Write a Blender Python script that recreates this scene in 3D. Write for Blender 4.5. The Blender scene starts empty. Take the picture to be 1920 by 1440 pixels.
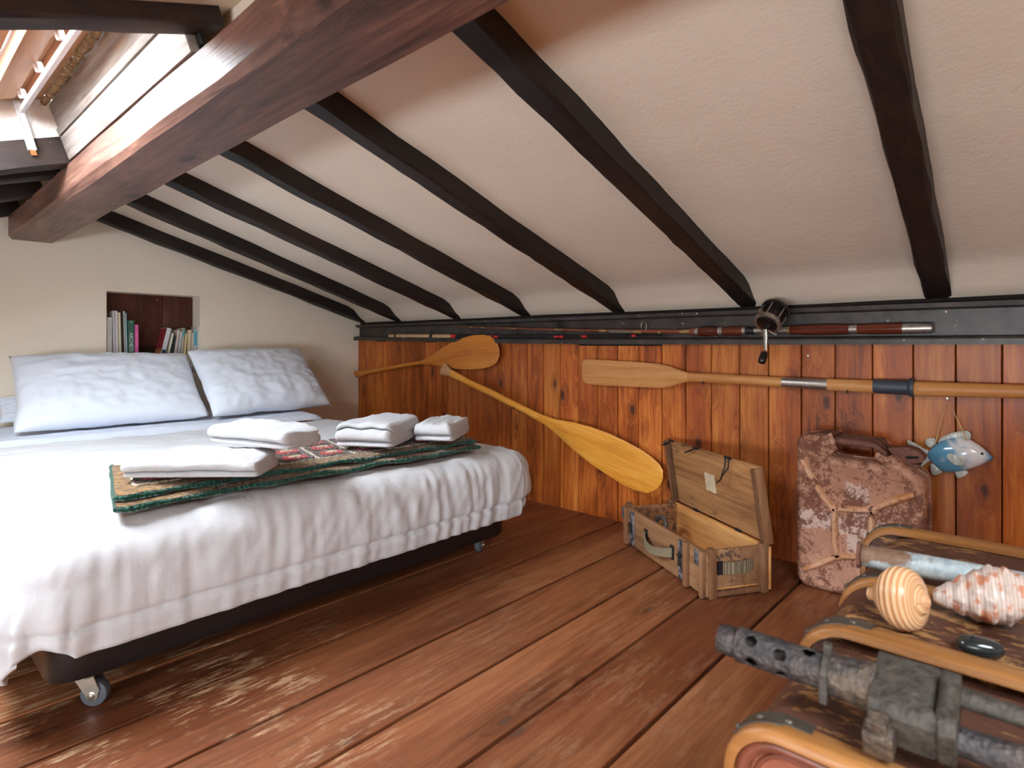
import bpy, bmesh, math, random
from mathutils import Vector, Matrix, noise as mnoise
random.seed(7)
SC = bpy.context.scene
COL = SC.collection
V = Vector

# ------------------------------------------------------------------ camera
CAM_H, FPX, CX, CY = 0.82, 1107.7, 960.0, 645.0
YAW = math.atan2(1009.0, FPX)
FW = V((math.cos(YAW), math.sin(YAW), 0)); RT = V((math.sin(YAW), -math.cos(YAW), 0)); UP = V((0, 0, 1))
CAM = V((0, 0, CAM_H))
cd = bpy.data.cameras.new('camera'); cam = bpy.data.objects.new('camera', cd); COL.objects.link(cam)
cam.location = CAM; cam.rotation_euler = (math.pi/2, 0, YAW - math.pi/2)
cd.sensor_width = 36; cd.lens = 36*FPX/1920; cd.shift_y = (CY-720)/1920; cd.clip_start = 0.02
cd.dof.use_dof = True; cd.dof.focus_distance = 2.3; cd.dof.aperture_fstop = 7.0
SC.camera = cam

# ------------------------------------------------------------------ daylight, exposure
w = bpy.data.worlds.new('daylight'); SC.world = w; w.use_nodes = True
bg = w.node_tree.nodes['Background']
bg.inputs['Color'].default_value = (0.88, 0.94, 1.0, 1); bg.inputs['Strength'].default_value = 33.0
SC.view_settings.view_transform = 'Standard'; SC.view_settings.look = 'None'; SC.view_settings.gamma = 1
SC.view_settings.use_curve_mapping = False; SC.view_settings.exposure = 0.62
SC.cycles.max_bounces = 6; SC.cycles.diffuse_bounces = 5; SC.cycles.glossy_bounces = 3; SC.cycles.transparent_max_bounces = 6; SC.cycles.sample_clamp_indirect = 8
SC.cycles.caustics_reflective = False; SC.cycles.caustics_refractive = False

XW, YE = 2.368, 3.613            # boarded side wall, end wall
XL, YB = -1.95, -2.1             # knee wall and gable behind the viewpoint
TL = 0.355; AL = math.atan(TL)   # slope of the skylight side
def zr(x): return 0.974 + 0.307*(2.351-x)          # underside of rafters, boarded side
def zl(x): return 1.416 - TL*(0.462-x)             # underside of rafters, skylight side
def slope(s, y, n):                                 # point in the skylight side roof: s down the slope, n outwards
    c, k = math.cos(AL), math.sin(AL)
    return V((0.455 - c*s - k*n, y, 1.44 - k*s + c*n))
def portal(name, s0, s1, y0, y1, n):
    ld = bpy.data.lights.new(name, 'AREA'); ld.shape = 'RECTANGLE'; ld.size = s1-s0; ld.size_y = y1-y0
    ld.cycles.is_portal = True
    o = bpy.data.objects.new(name, ld); COL.objects.link(o); o.location = slope((s0+s1)/2, (y0+y1)/2, n)
    nrm = V((-math.sin(AL), 0, math.cos(AL)))
    zx = nrm; xx = V((-math.cos(AL), 0, -math.sin(AL))); yy = zx.cross(xx)
    o.matrix_world = Matrix.Translation(o.location) @ Matrix((xx, yy, zx)).transposed().to_4x4()
SKY1 = (0.0, 0.80, 1.324, 2.405)
SKY2 = (0.10, 0.80, -1.10, -0.30)  # out of view, opened in the slope to add fill light
portal('skylight_portal', *SKY1, 0.30)
portal('fill_skylight_portal', *SKY2, 0.30)
KW = (-1.1, 0.90, 0.13, 0.62)                        # unseen low window, added to the knee wall for fill light: y0 y1 z0 z1
ld = bpy.data.lights.new('fill_window_portal', 'AREA'); ld.shape = 'RECTANGLE'; ld.size = KW[3]-KW[2]; ld.size_y = KW[1]-KW[0]
ld.cycles.is_portal = True
o = bpy.data.objects.new('fill_window_portal', ld); COL.objects.link(o)
o.location = (XL-0.16, (KW[0]+KW[1])/2, (KW[2]+KW[3])/2); o.rotation_euler = (0, -math.pi/2, 0)

# ------------------------------------------------------------------ pixel helpers (a pixel is a direction; depth comes from the named plane)
def ray(x, y): return FW + RT*((x-CX)/FPX) + UP*((CY-y)/FPX)
def onp(x, y, axis, val):
    d = ray(x, y); t = (val-CAM[axis])/d[axis]; return CAM + d*t
def onroof(x, y, f=zr):
    a, b = 0.2, 9.0
    d = ray(x, y)
    g = lambda t: CAM.z + d.z*t - f(d.x*t)
    for _ in range(60):
        m = (a+b)/2
        if g(a)*g(m) <= 0: b = m
        else: a = m
    return CAM + d*a

# ------------------------------------------------------------------ mesh helpers
def C(r, g, b, a=1.0):
    f = lambda c: (c/255/12.92 if c/255 <= 0.04045 else ((c/255+0.055)/1.055)**2.4)
    return (f(r), f(g), f(b), a)
def put(o, parent=None):
    COL.objects.link(o)
    if parent is not None:
        o.parent = parent; o.matrix_parent_inverse = parent.matrix_basis.inverted()
    return o
def tag(o, label=None, cat=None, group=None, kind=None):
    if label: o['label'] = label
    if cat: o['category'] = cat
    if group: o['group'] = group
    if kind: o['kind'] = kind
    return o
def thing(name, label, cat, loc=(0, 0, 0), group=None):
    o = bpy.data.objects.new(name, None); o.location = loc; o.empty_display_size = 0.05; COL.objects.link(o)
    return tag(o, label, cat, group)

class MB:
    def __init__(s): s.v = []; s.f = []; s.uv = None
    def add(s, vs, fs):
        k = len(s.v); s.v += [V(p) for p in vs]; s.f += [tuple(i+k for i in f) for f in fs]; return s
    def box(s, lo, hi, M=None):
        x0, y0, z0 = lo; x1, y1, z1 = hi
        vs = [V(p) for p in ((x0,y0,z0),(x1,y0,z0),(x1,y1,z0),(x0,y1,z0),(x0,y0,z1),(x1,y0,z1),(x1,y1,z1),(x0,y1,z1))]
        if M is not None: vs = [M @ p for p in vs]
        return s.add(vs, [(0,3,2,1),(4,5,6,7),(0,1,5,4),(1,2,6,5),(2,3,7,6),(3,0,4,7)])
    def rings(s, rs, cap=True, close=False):
        n = len(rs[0]); k = len(s.v)
        for r in rs: s.v += [V(p) for p in r]
        m = len(rs)
        for i in range(m if close else m-1):
            a = k+i*n; b = k+((i+1) % m)*n
            for j in range(n): s.f.append((a+j, a+(j+1) % n, b+(j+1) % n, b+j))
        if cap and not close:
            s.f.append(tuple(k+j for j in range(n))[::-1]); s.f.append(tuple(k+(m-1)*n+j for j in range(n)))
        return s
    def tube(s, path, rad, seg=10, cap=True, close=False, flat=1.0, upv=None):
        path = [V(p) for p in path]; m = len(path); rs = []
        for i, p in enumerate(path):
            if close: t = path[(i+1) % m]-path[i-1]
            else: t = path[min(i+1, m-1)]-path[max(i-1, 0)]
            t.normalize()
            ref = V(upv) if upv is not None else (V((0,0,1)) if abs(t.z) < 0.9 else V((1,0,0)))
            a = t.cross(ref).normalized(); b = a.cross(t).normalized()
            r = rad(i/(m-1)) if callable(rad) else (rad[i] if isinstance(rad, (list, tuple)) else rad)
            rs.append([p+a*(r*math.cos(q*2*math.pi/seg))+b*(r*flat*math.sin(q*2*math.pi/seg)) for q in range(seg)])
        return s.rings(rs, cap, close)
    def lathe(s, origin, axis, prof, seg=20):
        origin = V(origin); axis = V(axis).normalized()
        ref = V((0,0,1)) if abs(axis.z) < 0.9 else V((1,0,0))
        a = axis.cross(ref).normalized(); b = a.cross(axis).normalized()
        rs = [[origin+axis*h+a*(r*math.cos(q*2*math.pi/seg))+b*(r*math.sin(q*2*math.pi/seg)) for q in range(seg)] for h, r in prof]
        return s.rings(rs)
    def grid(s, fn, nu, nv, wrapu=False):
        k = len(s.v)
        for j in range(nv+1):
            for i in range(nu+(0 if wrapu else 1)): s.v.append(V(fn(i/nu, j/nv)))
        w = nu if wrapu else nu+1
        for j in range(nv):
            for i in range(nu):
                i2 = (i+1) % w
                s.f.append((k+j*w+i, k+j*w+i2, k+(j+1)*w+i2, k+(j+1)*w+i))
        return s
    def prism(s, poly, a, b):                # poly: list of points (Vectors), extruded from +a to +b offset vectors
        n = len(poly); k = len(s.v)
        s.v += [V(p)+V(a) for p in poly]+[V(p)+V(b) for p in poly]
        s.f.append(tuple(k+i for i in range(n))[::-1]); s.f.append(tuple(k+n+i for i in range(n)))
        for i in range(n): s.f.append((k+i, k+(i+1) % n, k+n+(i+1) % n, k+n+i))
        return s
    def build(s, name, mat, parent=None, bevel=0, seg=2, smooth=40, origin=None, sub=0, fix=True):
        bm = bmesh.new()
        vs = [bm.verts.new(p) for p in s.v]
        for f in s.f:
            try: bm.faces.new([vs[i] for i in f])
            except ValueError: pass
        if fix: bmesh.ops.recalc_face_normals(bm, faces=bm.faces[:])
        if bevel:
            es = [e for e in bm.edges if len(e.link_faces) == 2 and e.calc_face_angle(0) > 0.5]
            bmesh.ops.bevel(bm, geom=es, offset=bevel, segments=seg, profile=0.5, affect='EDGES', clamp_overlap=True)
        if origin is not None:
            bmesh.ops.translate(bm, verts=bm.verts[:], vec=-V(origin))
        me = bpy.data.meshes.new(name); bm.to_mesh(me); bm.free()
        if smooth:
            for p in me.polygons: p.use_smooth = True
            me.set_sharp_from_angle(angle=math.radians(smooth))
        me.materials.append(mat)
        o = bpy.data.objects.new(name, me)
        if origin is not None: o.location = origin
        put(o, parent)
        if sub:
            md = o.modifiers.new('smooth', 'SUBSURF'); md.levels = sub; md.render_levels = sub
        return o
def nz(x, y=0, z=0): return mnoise.noise(V((x, y, z)))
def lerp(a, b, t): return a+(b-a)*t

# ------------------------------------------------------------------ material helpers
class G:
    def __init__(s, name):
        s.m = bpy.data.materials.new(name); s.m.use_nodes = True; s.t = s.m.node_tree
        s.b = s.t.nodes['Principled BSDF']
    def n(s, kind, **k):
        x = s.t.nodes.new(kind)
        for a, b in k.items(): setattr(x, a, b)
        return x
    def l(s, a, b):
        if hasattr(a, 'node') or isinstance(a, bpy.types.NodeSocket): s.t.links.new(a, b)
        else: b.default_value = a
        return s
    def coord(s, k='Object'): return s.n('ShaderNodeTexCoord').outputs[k]
    def rnd(s): return s.n('ShaderNodeObjectInfo').outputs['Random']
    def map(s, v, scale=(1,1,1), loc=(0,0,0), rot=(0,0,0)):
        x = s.n('ShaderNodeMapping'); s.l(v, x.inputs['Vector']); s.l(scale, x.inputs['Scale']); s.l(loc, x.inputs['Location']); s.l(rot, x.inputs['Rotation'])
        return x.outputs[0]
    def vm(s, op, a, b):
        x = s.n('ShaderNodeVectorMath', operation=op); s.l(a, x.inputs[0]); s.l(b, x.inputs[1]); return x.outputs[0]
    def ma(s, op, a, b=0.0, clamp=False):
        x = s.n('ShaderNodeMath', operation=op); x.use_clamp = clamp; s.l(a, x.inputs[0]); s.l(b, x.inputs[1]); return x.outputs[0]
    def noise(s, v, scale=5, det=4, rough=0.55, dist=0, col=False):
        x = s.n('ShaderNodeTexNoise'); s.l(v, x.inputs['Vector']); s.l(scale, x.inputs['Scale']); s.l(det, x.inputs['Detail']); s.l(rough, x.inputs['Roughness']); s.l(dist, x.inputs['Distortion'])
        return x.outputs['Color' if col else 'Fac']
    def vor(s, v, scale=5, feat='F1', out='Distance', rand=1.0):
        x = s.n('ShaderNodeTexVoronoi', feature=feat); s.l(v, x.inputs['Vector']); s.l(scale, x.inputs['Scale']); s.l(rand, x.inputs['Randomness']); return x.outputs[out]
    def wave(s, v, scale=5, dist=0, det=2, dsc=1, axis='X', kind='BANDS'):
        x = s.n('ShaderNodeTexWave', wave_type=kind)
        if kind == 'BANDS': x.bands_direction = axis
        else: x.rings_direction = axis
        s.l(v, x.inputs['Vector']); s.l(scale, x.inputs['Scale']); s.l(dist, x.inputs['Distortion']); s.l(det, x.inputs['Detail']); s.l(dsc, x.inputs['Detail Scale'])
        return x.outputs['Fac']
    def ramp(s, f, stops, interp='LINEAR'):
        x = s.n('ShaderNodeValToRGB'); e = x.color_ramp; e.interpolation = interp; s.l(f, x.inputs[0])
        while len(e.elements) < len(stops): e.elements.new(0.5)
        for el, (p, c) in zip(e.elements, stops):
            el.position = p; el.color = c if hasattr(c, '__len__') else (c, c, c, 1)
        return x.outputs[0]
    def step(s, f, a, b):                    # smooth 0..1 between a and b
        x = s.n('ShaderNodeMapRange', interpolation_type='SMOOTHSTEP'); s.l(f, x.inputs[0]); s.l(a, x.inputs[1]); s.l(b, x.inputs[2]); return x.outputs[0]
    def mix(s, f, a, b, blend='MIX'):
        x = s.n('ShaderNodeMix', data_type='RGBA', blend_type=blend); s.l(f, x.inputs[0]); s.l(a, x.inputs[6]); s.l(b, x.inputs[7]); return x.outputs[2]
    def bump(s, h, st=0.3, d=0.01, nrm=None):
        x = s.n('ShaderNodeBump'); s.l(h, x.inputs['Height']); s.l(st, x.inputs['Strength']); s.l(d, x.inputs['Distance'])
        if nrm is not None: s.l(nrm, x.inputs['Normal'])
        return x.outputs[0]
    def sep(s, v):
        x = s.n('ShaderNodeSeparateXYZ'); s.l(v, x.inputs[0]); return x.outputs
    def done(s, col, rough=0.6, bump=None, metal=0, spec=0.5, **k):
        s.l(col, s.b.inputs['Base Color']); s.l(rough, s.b.inputs['Roughness']); s.l(metal, s.b.inputs['Metallic']); s.l(spec, s.b.inputs['Specular IOR Level'])
        if bump is not None: s.l(bump, s.b.inputs['Normal'])
        for a, b in k.items(): s.l(b, s.b.inputs[a.replace('_', ' ')])
        return s.m
def plain(name, col, rough=0.6, metal=0, spec=0.5, nz_amt=0.12, nz_scale=20, bump=0.1):
    g = G(name); v = g.coord(); f = g.noise(v, nz_scale, 5)
    c = g.mix(g.ramp(f, [(0.3, 0.0), (0.7, 1.0)]), tuple(x*(1-nz_amt) for x in col[:3])+(1,), tuple(min(1, x*(1+nz_amt)) for x in col[:3])+(1,))
    return g.done(c, rough, g.bump(f, bump, 0.004) if bump else None, metal, spec)
def wood(name, dark, mid, light, axis='Z', fine=60, stretch=0.05, knots=0.0, knot_scale=(7, 2.2), knot_col=None, rough=0.5, spec=0.4,
         var=0.25, worn=None, worn_amt=0.5, bump=0.25, rings=6.0, tint=None, pre=None, contrast=1.0, edge=None, rot=None):
    """grain along the given local axis; each object gets its own piece of the tree"""
    g = G(name); v = g.coord(); r = g.rnd()
    if pre: v = g.map(v, pre)
    if rot: v = g.map(v, (1, 1, 1), (0, 0, 0), rot)
    v0 = v
    x = g.n('ShaderNodeCombineXYZ'); g.l(g.ma('MULTIPLY', r, 37.0), x.inputs[0]); g.l(g.ma('MULTIPLY', r, 91.0), x.inputs[1]); g.l(g.ma('MULTIPLY', r, 53.0), x.inputs[2])
    v = g.vm('ADD', v, x.outputs[0])
    def st(k): return {'X': (k, 1, 1), 'Y': (1, k, 1), 'Z': (1, 1, k)}[axis]
    vs = g.map(v, st(stretch)); vb = g.map(v, st(0.22))
    wob = g.map(g.noise(vb, 7, 2, col=True), (0.05,)*3)
    if knots:
        ks = {'X': (knot_scale[1], knot_scale[0], 0.4), 'Y': (knot_scale[0], knot_scale[1], 0.4), 'Z': (0.4, knot_scale[0], knot_scale[1])}[axis]
        kd = g.vor(g.vm('ADD', g.map(v, ks), g.map(g.noise(v, 22, 2, col=True), (0.16,)*3)), 1.0)
        km = g.step(kd, 0.20*knots, 0.10*knots); halo = g.step(kd, 0.62*knots, 0.10*knots)
    vg = g.vm('ADD', vs, wob)
    if knots:
        kk = g.n('ShaderNodeCombineXYZ')
        for i in range(3): g.l(g.ma('MULTIPLY', halo, 0.03), kk.inputs[i])
        vg = g.vm('ADD', vg, kk.outputs[0])
    big = g.noise(vb, rings*0.8, 4, 0.55, 0.4)
    ring = g.noise(vg, rings*9, 3, 0.55)
    fin = g.noise(vg, fine*4, 3, 0.65)
    f = g.ma('ADD', g.ma('MULTIPLY', big, 0.50), g.ma('ADD', g.ma('MULTIPLY', ring, 0.30), g.ma('MULTIPLY', fin, 0.20)))
    w_ = 0.17/contrast
    col = g.ramp(f, [(0.5-w_, dark), (0.5, mid), (0.5+w_, light)])
    if var:
        vv = g.ma('ADD', g.ma('MULTIPLY', r, var*2), 1-var)
        col = g.mix(1.0, col, vv, 'MULTIPLY')
    if tint is not None:
        col = g.mix(g.ma('MULTIPLY', g.step(g.noise(vb, 3.0, 4, 0.6), 0.5, 0.72), 0.55), col, tint)
    if knots:
        col = g.mix(g.ma('MULTIPLY', halo, 0.40), col, dark)
        col = g.mix(g.ma('MULTIPLY', km, 0.85), col, knot_col or tuple(c*0.35 for c in dark[:3])+(1,))
    if worn is not None:
        wn = g.ma('MULTIPLY', g.step(g.noise(g.map(v, st(0.16)), 55, 6, 0.75), 0.50, 0.57), g.step(g.noise(v, 3.2, 6, 0.65), 0.72-0.3*worn_amt, 0.84-0.3*worn_amt))
        if edge is not None: wn = g.ma('MULTIPLY', wn, edge(g))
        col = g.mix(wn, col, worn)
    ro = g.ma('ADD', g.ma('MULTIPLY', fin, 0.2), rough-0.1)
    return g.done(col, ro, g.bump(f, bump, 0.004), 0, spec)

# ------------------------------------------------------------------ materials of the room
M_plank = wood('pine_cladding', C(104, 47, 18), C(174, 89, 33), C(212, 132, 58), 'Z', knots=0.74, knot_scale=(9.0, 4.6), rough=0.42, var=0.18, contrast=1.4, knot_col=C(58, 30, 22), fine=45, pre=(1, 0.112, 0.83), tint=C(146, 66, 26))
def left_front(g):            # boards worn paler towards the left front
    s_ = g.sep(g.n('ShaderNodeNewGeometry').outputs['Position'])
    return g.ma('ADD', g.ma('MULTIPLY', g.step(g.ma('ADD', s_[0], g.ma('MULTIPLY', s_[1], -0.25)), 0.75, 0.05), 0.95), 0.16)
M_floor = wood('floor_wood', C(82, 44, 26), C(130, 76, 46), C(164, 106, 68), 'X', knots=0.34, knot_scale=(9, 2.6), rough=0.46, var=0.09, knot_col=C(84, 64, 54), worn=C(196, 160, 124), worn_amt=0.8, tint=C(108, 50, 28), fine=45, pre=(1, 0.203, 1), edge=left_front, contrast=1.05)
M_rafter = wood('tarred_wood', C(16, 12, 12), C(34, 25, 23), C(58, 40, 32), 'X', rough=0.55, var=0.1, bump=0.5, stretch=0.08)
M_ridge = wood('oak_beam', C(62, 40, 34), C(112, 78, 66), C(152, 112, 94), 'Y', knots=0.5, knot_scale=(5.0, 1.6), rough=0.42, var=0, bump=0.6, rings=7, stretch=0.05, knot_col=C(44, 28, 22), contrast=1.35, fine=50)
M_grey = wood('weathered_board', C(84, 72, 66), C(150, 138, 130), C(206, 198, 192), 'Y', rough=0.55, var=0.15, bump=0.6, stretch=0.05)
M_sash = wood('sash_pine', C(138, 92, 62), C(174, 128, 92), C(200, 160, 126), 'Y', rough=0.4, var=0.1, bump=0.1)
M_niche = wood('niche_wood', C(46, 22, 16), C(84, 44, 30), C(112, 64, 44), 'Z', knots=0.8, knot_scale=(7, 4), rough=0.5, var=0.12)
def plaster(name, a, b, sc=3.0, bump=0.25):
    g = G(name); v = g.coord('Object')
    big = g.noise(v, sc, 4); fine = g.noise(v, 90, 6, 0.65); mid = g.noise(v, 22, 4)
    h = g.ma('ADD', g.ma('MULTIPLY', fine, 0.35), g.ma('MULTIPLY', mid, 0.65))
    return g.done(g.mix(big, a, b), 0.85, g.bump(h, bump, 0.012), 0, 0.2)
M_ceil = plaster('ceiling_plaster', C(224, 208, 188), C(236, 222, 204))
M_wall = plaster('wall_plaster', C(240, 228, 206), C(246, 236, 218), 2.0, 0.15)
M_white = plaster('white_plaster', C(228, 226, 220), C(240, 238, 232), 4, 0.8)
g = G('painted_steel'); v = g.coord()
f = g.noise(v, 14, 6, 0.65); chips = g.ma('MULTIPLY', g.step(g.noise(g.map(v, (1, 1, 1)), 38, 4, 0.6), 0.66, 0.70), g.step(g.noise(v, 2.2, 3), 0.45, 0.6))
M_steel = g.done(g.mix(chips, g.ramp(f, [(0.3, C(40, 34, 31)), (0.7, C(78, 70, 66))]), C(200, 192, 180)), 0.42, g.bump(f, 0.15, 0.004), 0.15, 0.5)
M_dark = plain('dark_gap', C(22, 13, 9), 0.9)
g = G('window_glass'); tr = g.n('ShaderNodeBsdfTransparent'); gl = g.n('ShaderNodeBsdfGlossy'); gl.inputs['Roughness'].default_value = 0.02
mx = g.n('ShaderNodeMixShader'); mx.inputs[0].default_value = 0.06; tr.inputs['Color'].default_value = (0.9, 0.92, 0.93, 1)
g.t.links.new(tr.outputs[0], mx.inputs[1]); g.t.links.new(gl.outputs[0], mx.inputs[2]); g.t.links.new(mx.outputs[0], g.t.nodes['Material Output'].inputs[0])
M_glass = g.m
M_whitemetal = plain('white_metal', C(232, 234, 238), 0.35, 0, 0.5, 0.03)
M_rustmetal = plain('rust', C(130, 80, 44), 0.8, 0, 0.3, 0.4)
M_insul = plain('jute_insulation', C(150, 128, 98), 0.95, 0, 0.1, 0.4, 60, 0.8)
# ================================================================== ROOM
# floor: one mesh below, every board a child
fl = tag(MB().box((XL-0.1, YB-0.1, -0.08), (XW+0.1, YE+0.15, -0.034)).build('floor', M_dark, smooth=0), 'wooden plank floor of brown worn boards', None, kind='structure')
FY = [0.6375+0.2073*k for k in range(-14, 16)]
gaps = {0: 0.6375, 1: 0.845, 2: 1.052, 3: 1.264, 4: 1.474, 5: 1.678}
ylines = [gaps.get(k, 0.6375+0.2078*k) for k in range(-13, 15)] + [YE+0.01]
bx0, bx1 = XL, XW+0.005
def board_mesh(name, lx, wy, t, ch, mat, long='X'):
    h = wy/2
    prof = [(-h, -t), (h, -t), (h, -ch), (h-ch, 0), (-h+ch, 0), (-h, -ch)]
    m = MB()
    if long == 'X': m.rings([[V((x, a, b)) for a, b in prof] for x in (-lx/2, lx/2)])
    bm = bmesh.new(); vs = [bm.verts.new(p) for p in m.v]
    for f in m.f: bm.faces.new([vs[i] for i in f])
    bmesh.ops.recalc_face_normals(bm, faces=bm.faces[:])
    me = bpy.data.meshes.new(name); bm.to_mesh(me); bm.free(); me.materials.append(mat); return me
fm = board_mesh('floorboard', bx1-bx0, 1.0, 0.03, 0.0014, M_floor)
for p in fm.vertices:                                    # unit-wide: keep the chamfer about 2 mm after scaling
    if abs(abs(p.co.y)-0.4986) < 1e-4: p.co.y = math.copysign(0.491, p.co.y)
for a, b in zip(ylines[:-1], ylines[1:]):
    o = bpy.data.objects.new('floorboard', fm); o.location = ((bx0+bx1)/2, (a+b)/2, 0); o.scale = (1, b-a-0.0105, 1); put(o, fl)

# boarded side wall
wr = tag(MB().box((XW+0.004, YB-0.1, -0.08), (XW+0.14, YE+0.15, 1.05)).build('wall_right', M_dark, smooth=0), 'low side wall clad in upright orange pine boards', None, kind='structure')
PX = [675,689,706,723,738.5,757,776,796,818,837.5,859,882,907,933,960,989,1019.7,1050,1084.5,1120,1158,1197.5,1241,1286,1334,1387,1441,1502.5,1566,1636,1712,1792,1879,1975]
PY = [onp(x, 645, 0, XW-0.014)[1] for x in PX]
PY[0] = YE
while PY[-1] > YB: PY.append(PY[-1]-0.117)
ptop = lambda y: 0.826 + (0.02*max(0, (y-1.9)/1.7))
th = 0.018; hgt = 0.84
prof = [(-0.5, 0), (-0.5, -th+0.003), (-0.482, -th), (0.482, -th), (0.5, -th+0.003), (0.5, 0)]
m = MB().rings([[V((b, a, z)) for a, b in prof] for z in (0.0, 1.0)])
bm = bmesh.new(); vs = [bm.verts.new(p) for p in m.v]
for f in m.f: bm.faces.new([vs[i] for i in f])
bmesh.ops.recalc_face_normals(bm, faces=bm.faces[:])
pm = bpy.data.meshes.new('plank'); bm.to_mesh(pm); bm.free(); pm.materials.append(M_plank)
for i, (a, b) in enumerate(zip(PY[:-1], PY[1:])):
    o = bpy.data.objects.new('plank', pm)
    tp = ptop((a+b)/2)-(0.006 if i % 5 == 2 else 0)-(0.014 if 18 <= i <= 21 else 0)
    o.location = (XW+0.003+random.uniform(-0.001, 0.001), (a+b)/2, 0); o.scale = (1, a-b-0.003, tp/1.0); put(o, wr)
# the object coordinates of a plank run 0..1 over its height, which is close to metres (0.82)

MB().lathe(onp(1515, 667, 0, XW-0.0155), (-1, 0, 0), [(0, 0.0038), (0.001, 0.0036), (0.0016, 0.0012)], 12).build('screw_head', M_whitemetal, wr)
# steel channel on top of the boards
ys = [YE+0.02, 3.0, 2.2, 1.66, 0.9, 0.0, -1.0, YB]
zb = [0.846, 0.838, 0.824, 0.819, 0.817, 0.819, 0.82, 0.82]
rs = []
for y, z in zip(ys, zb):
    x0 = XW-0.052
    P = [(XW+0.06, z), (x0, z), (x0, z+0.018), (x0+0.004, z+0.024), (XW-0.004, z+0.03), (XW-0.004, 0.932), (x0+0.018, 0.938), (x0+0.014, 0.953), (XW+0.06, 0.957)]
    rs.append([V((a, y, b)) for a, b in P])
sb = tag(MB().rings(rs).build('steel_beam', M_steel, smooth=25), 'dark painted steel channel running above the pine boards', 'beam', kind='structure')

# end wall with its book niche
nx0, nx1, nz0, nz1, nd = 0.848, 1.303, 0.66, 1.094, 0.125
def wall_with_hole(y, xs, zs, hole, depth):
    m = MB()
    for i in range(len(xs)-1):
        for j in range(len(zs)-1):
            if (i, j) == hole: continue
            m.add([(xs[i], y, zs[j]), (xs[i+1], y, zs[j]), (xs[i+1], y, zs[j+1]), (xs[i], y, zs[j+1])], [(0, 1, 2, 3)])
    i, j = hole
    c = [(xs[i], zs[j]), (xs[i+1], zs[j]), (xs[i+1], zs[j+1]), (xs[i], zs[j+1])]
    for k in range(4):
        (a, b), (d, e) = c[k], c[(k+1) % 4]
        m.add([(a, y, b), (d, y, e), (d, y+depth, e), (a, y+depth, b)], [(0, 1, 2, 3)])
    return m
m = wall_with_hole(YE, [XL-0.1, nx0, nx1, XW+0.1], [-0.05, nz0, nz1, 1.9], (1, 1), nd)
m.box((XL-0.1, YE+nd+0.02, -0.05), (XW+0.1, YE+nd+0.06, 1.9))
wl = tag(m.build('wall_left', M_wall, smooth=0, fix=False), 'cream plastered end wall with a book niche', None, kind='structure')
xm = onp(303, 600, 1, YE+nd)[0]
for a, b in ((nx0-0.02, xm), (xm, nx1+0.02)):
    MB().box((a+0.0015, YE+nd-0.012, nz0), (b-0.0015, YE+nd+0.01, nz1+0.01)).build('niche_board', M_niche, wl, bevel=0.002)
MB().lathe(onp(294.5, 562, 1, YE+nd-0.012)-V((0, 0.0005, 0)), (0, -1, 0), [(0, 0.003), (0.0015, 0.0028), (0.002, 0.001)], 10).build('screw_head', M_whitemetal, wl)

# gable behind the viewpoint, knee wall with a low window added as fill light
tag(MB().box((XL-0.1, YB-0.06, -0.05), (XW+0.1, YB, 1.9)).build('wall_back', M_wall, smooth=0), 'cream plastered gable wall behind the viewpoint', None, kind='structure')
m = MB(); ky = [YB-0.1, KW[0], KW[1], YE+0.1]; kz = [-0.05, KW[2], KW[3], 1.2]
for i in range(3):
    for j in range(3):
        if (i, j) != (1, 1): m.box((XL-0.14, ky[i], kz[j]), (XL, ky[i+1], kz[j+1]))
tag(m.build('wall_knee', M_wall, smooth=0), 'low cream knee wall under the skylight slope', None, kind='structure')
wb = tag(MB().box((XL-0.10, KW[0], KW[2]), (XL-0.096, KW[1], KW[3])).build('fill_window', M_glass, smooth=0), 'low wide window in the knee wall', None, kind='structure')
for a in ((KW[0], KW[0]+0.05, KW[2], KW[3]), (KW[1]-0.05, KW[1], KW[2], KW[3]), (KW[0], KW[1], KW[2], KW[2]+0.05), (KW[0], KW[1], KW[3]-0.05, KW[3]), (-0.16, -0.10, KW[2], KW[3])):
    MB().box((XL-0.12, a[0], a[2]), (XL-0.08, a[1], a[3])).build('fill_window_frame', M_sash, wb, bevel=0.003)

# ceiling, boarded side
def cz(x):
    k = min(1, max(0, (x-2.24)/(XW-2.24))); k = k*k*(3-2*k)
    return zr(x)+0.066*(1-k)+0.002*k
xs = [0.52, XW+0.10]
m = MB()
N = 60
m.grid(lambda u, v: V((lerp(xs[0], xs[1], u), lerp(YB-0.1, YE+0.1, v), cz(lerp(xs[0], xs[1], u))+0.004*nz(u*9, v*22))), 40, 120)
m.add([(0.52, YB-0.1, 1.40), (0.52, YE+0.1, 1.40), (0.52, YE+0.1, cz(0.52)), (0.52, YB-0.1, cz(0.52))], [(0, 1, 2, 3)])
ce = tag(m.build('ceiling', M_ceil, smooth=60, fix=False), 'sloping plaster ceiling above the pine boards', None, kind='structure')

# ceiling, skylight side: plaster between the roof openings
def ss(x): return (0.455-x)/math.cos(AL)          # slope coordinate of an x on the plaster plane (approx.)
def plas(x, y): return V((x, y, zl(x)+0.085))
xe = [XL-0.1, -0.302, -0.30, 0.36, 0.4375, 0.60]
yb = [YB-0.1, SKY2[2], SKY2[3], SKY1[2], SKY1[3], YE+0.1]
m = MB()
for i in range(len(xe)-1):
    for j in range(len(yb)-1):
        if j == 3 and i in (2, 3): continue
        if j == 1 and i in (1, 2): continue
        m.add([plas(xe[i], yb[j]), plas(xe[i+1], yb[j]), plas(xe[i+1], yb[j+1]), plas(xe[i], yb[j+1])], [(0, 1, 2, 3)])
tag(m.build('ceiling', M_ceil, smooth=0, fix=False), 'sloping plaster ceiling around the skylight', None, kind='structure')

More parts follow.
